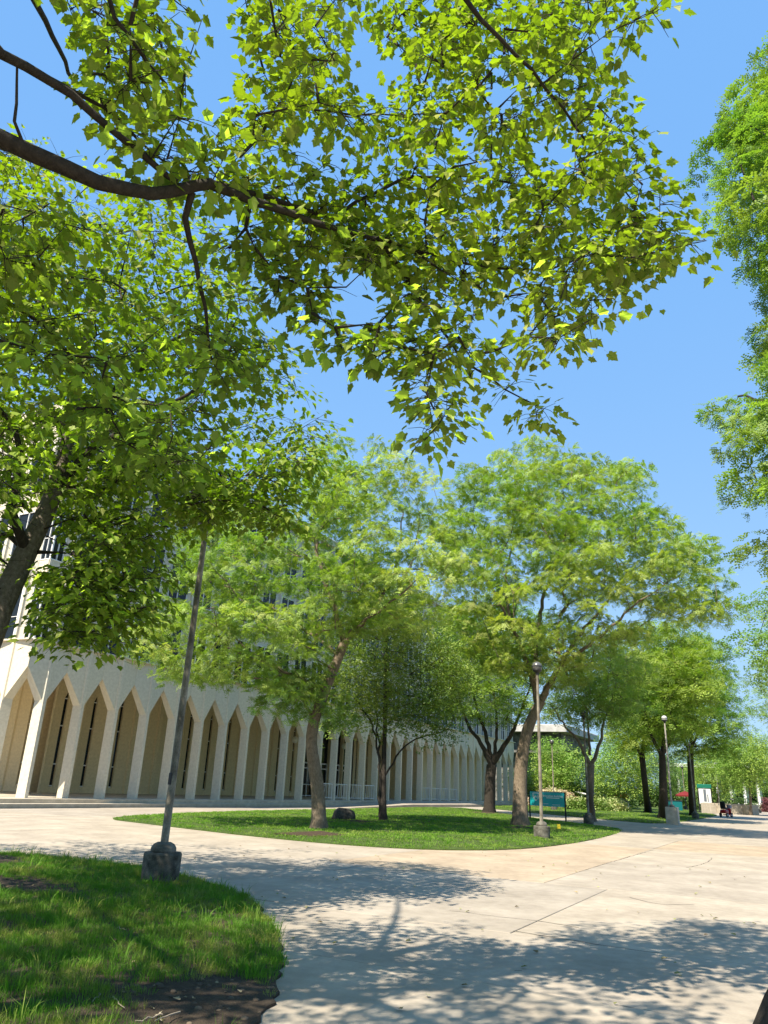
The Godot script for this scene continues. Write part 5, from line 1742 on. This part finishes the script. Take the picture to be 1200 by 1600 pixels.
	obj("body", b.mesh(), M.red, sc)
	for q in [[-0.45, 0.32], [-0.45, -0.32], [0.72, 0.20], [0.72, -0.20]]:
		b = MB.new()
		b.tube(PackedVector3Array([Vector3(q[0], 0.2, q[1] - 0.06), Vector3(q[0], 0.2, q[1] + 0.06)]), PackedFloat32Array([0.2, 0.2]), 18)
		var wh := obj("wheel", b.mesh(), M.black, sc)
		b = MB.new()
		b.tube(PackedVector3Array([Vector3(q[0], 0.2, q[1] - 0.065), Vector3(q[0], 0.2, q[1] + 0.065)]), PackedFloat32Array([0.1, 0.1]), 14)
		obj("hub", b.mesh(), M.globe, wh)
	b = MB.new()
	b.box(Vector3(-0.28, 0.80, 0), Vector3(0.50, 0.16, 0.50), Basis(), 0.05)
	b.box(Vector3(-0.55, 1.10, 0), Vector3(0.16, 0.62, 0.50), Basis(Vector3.BACK, 0.15), 0.05)
	obj("seat", b.mesh(), M.black, sc)
	b = MB.new()
	b.bar(Vector3(0.66, 0.6, 0), Vector3(0.45, 1.12, 0), 0.03)
	b.bar(Vector3(0.45, 1.12, -0.28), Vector3(0.45, 1.12, 0.28), 0.025)
	obj("tiller", b.mesh(), M.black, sc)
	b = MB.new()
	b.box(Vector3(0.86, 0.95, 0), Vector3(0.28, 0.26, 0.36), Basis(), 0.03)
	obj("basket", b.mesh(), mat(lin(0.34, 0.30, 0.34), 0.8), sc)
	b = MB.new()
	b.box(Vector3(-0.70, 0.66, 0.12), Vector3(0.06, 0.10, 0.16), Basis(), 0.01)
	obj("tail_light", b.mesh(), mat(lin(0.6, 0.06, 0.05), 0.3), sc)
	var bp := G(1151.5, 1270)
	var bn := thing("litter_bin", "narrow dark litter bin standing before the low planters", "bin", Vector3(bp.x, 0, bp.z))
	b = MB.new()
	b.lathe([Vector2(0.0, 0.0), Vector2(0.22, 0.0), Vector2(0.26, 0.9), Vector2(0.0, 0.9)], Vector3.ZERO, 14)
	obj("body", b.mesh(), M.black, bn)
	b = MB.new()
	b.lathe([Vector2(0.28, 0.9), Vector2(0.28, 0.96), Vector2(0.16, 1.06), Vector2(0.0, 1.08)], Vector3.ZERO, 14)
	obj("lid", b.mesh(), M.dark_metal, bn)
	# red parasol and teal bin deep in the trees
	var pp := A(1072, 1256, 118.0)
	var um := thing("parasol", "open red parasol beyond the square lamp block", "parasol", Vector3(pp.x, 0, pp.z))
	b = MB.new()
	b.lathe([Vector2(1.3, 1.95), Vector2(0.8, 2.25), Vector2(0.0, 2.5)], Vector3.ZERO, 8, false)
	b.lathe([Vector2(1.3, 1.78), Vector2(1.3, 1.95)], Vector3.ZERO, 8, false)
	obj("canopy", b.mesh(), mat(lin(0.14, 0.012, 0.012), 0.8), um)
	b = MB.new()
	b.bar(Vector3.ZERO, Vector3(0, 2.45, 0), 0.04)
	obj("pole", b.mesh(), M.dark_metal, um)
	var tp := A(1055, 1256, 105.0)
	var tb := thing("utility_box", "teal utility box on the far lawn under the dark trees", "box", Vector3(tp.x, 0, tp.z), 0.4)
	b = MB.new()
	b.box(Vector3(0, 0.6, 0), Vector3(1.5, 1.2, 0.8), Basis(), 0.04)
	obj("cabinet", b.mesh(), mat(lin(0.006, 0.12, 0.13), 0.4), tb)
	b = MB.new()
	b.box(Vector3(0, 1.24, 0), Vector3(1.6, 0.08, 0.9))
	obj("lid", b.mesh(), M.dark_metal, tb)
	# two pale stone posts with orange lids on the far lawn
	for q in [[966, 96.0, "pale pedestal with orange cap at the stems of the lawn tree"], [977, 98.0, "pale pedestal with orange cap beside the distant lamp post"]]:
		var c := A(q[0], 1250, q[1])
		var o := thing("pedestal", q[2], "pedestal", Vector3(c.x, 0, c.z))
		b = MB.new()
		b.box(Vector3(0, 0.6, 0), Vector3(0.7, 1.3, 0.7), Basis(), 0.02)
		obj("shaft", b.mesh(), M.block_clean, o)
		b = MB.new()
		b.lathe([Vector2(0.42, 1.25), Vector2(0.44, 1.5), Vector2(0.25, 1.75), Vector2(0.0, 1.8)], Vector3.ZERO, 12)
		obj("cap", b.mesh(), M.orange, o)
	# ramp wall glimpsed behind the hedge
	var wa := A(893, 1236, 96.0)
	var wb := A(925, 1243, 90.0)
	b = MB.new()
	b.bar(Vector3.ZERO, wb - wa, 0.09, 6)
	var rail := thing("handrail", "pale sloping handrail behind the hosta bed", "handrail", Vector3(wa.x, 0, wa.z))
	obj("rail", b.mesh(), M.white_frame, rail, Vector3(0, wa.y, 0))
	for t in [0.05, 0.5, 0.95]:
		b = MB.new()
		var e: Vector3 = (wb - wa) * t
		b.bar(Vector3(e.x, -0.1, e.z), Vector3(e.x, wa.y + e.y, e.z), 0.05, 6)
		obj("post", b.mesh(), M.white_frame, rail)
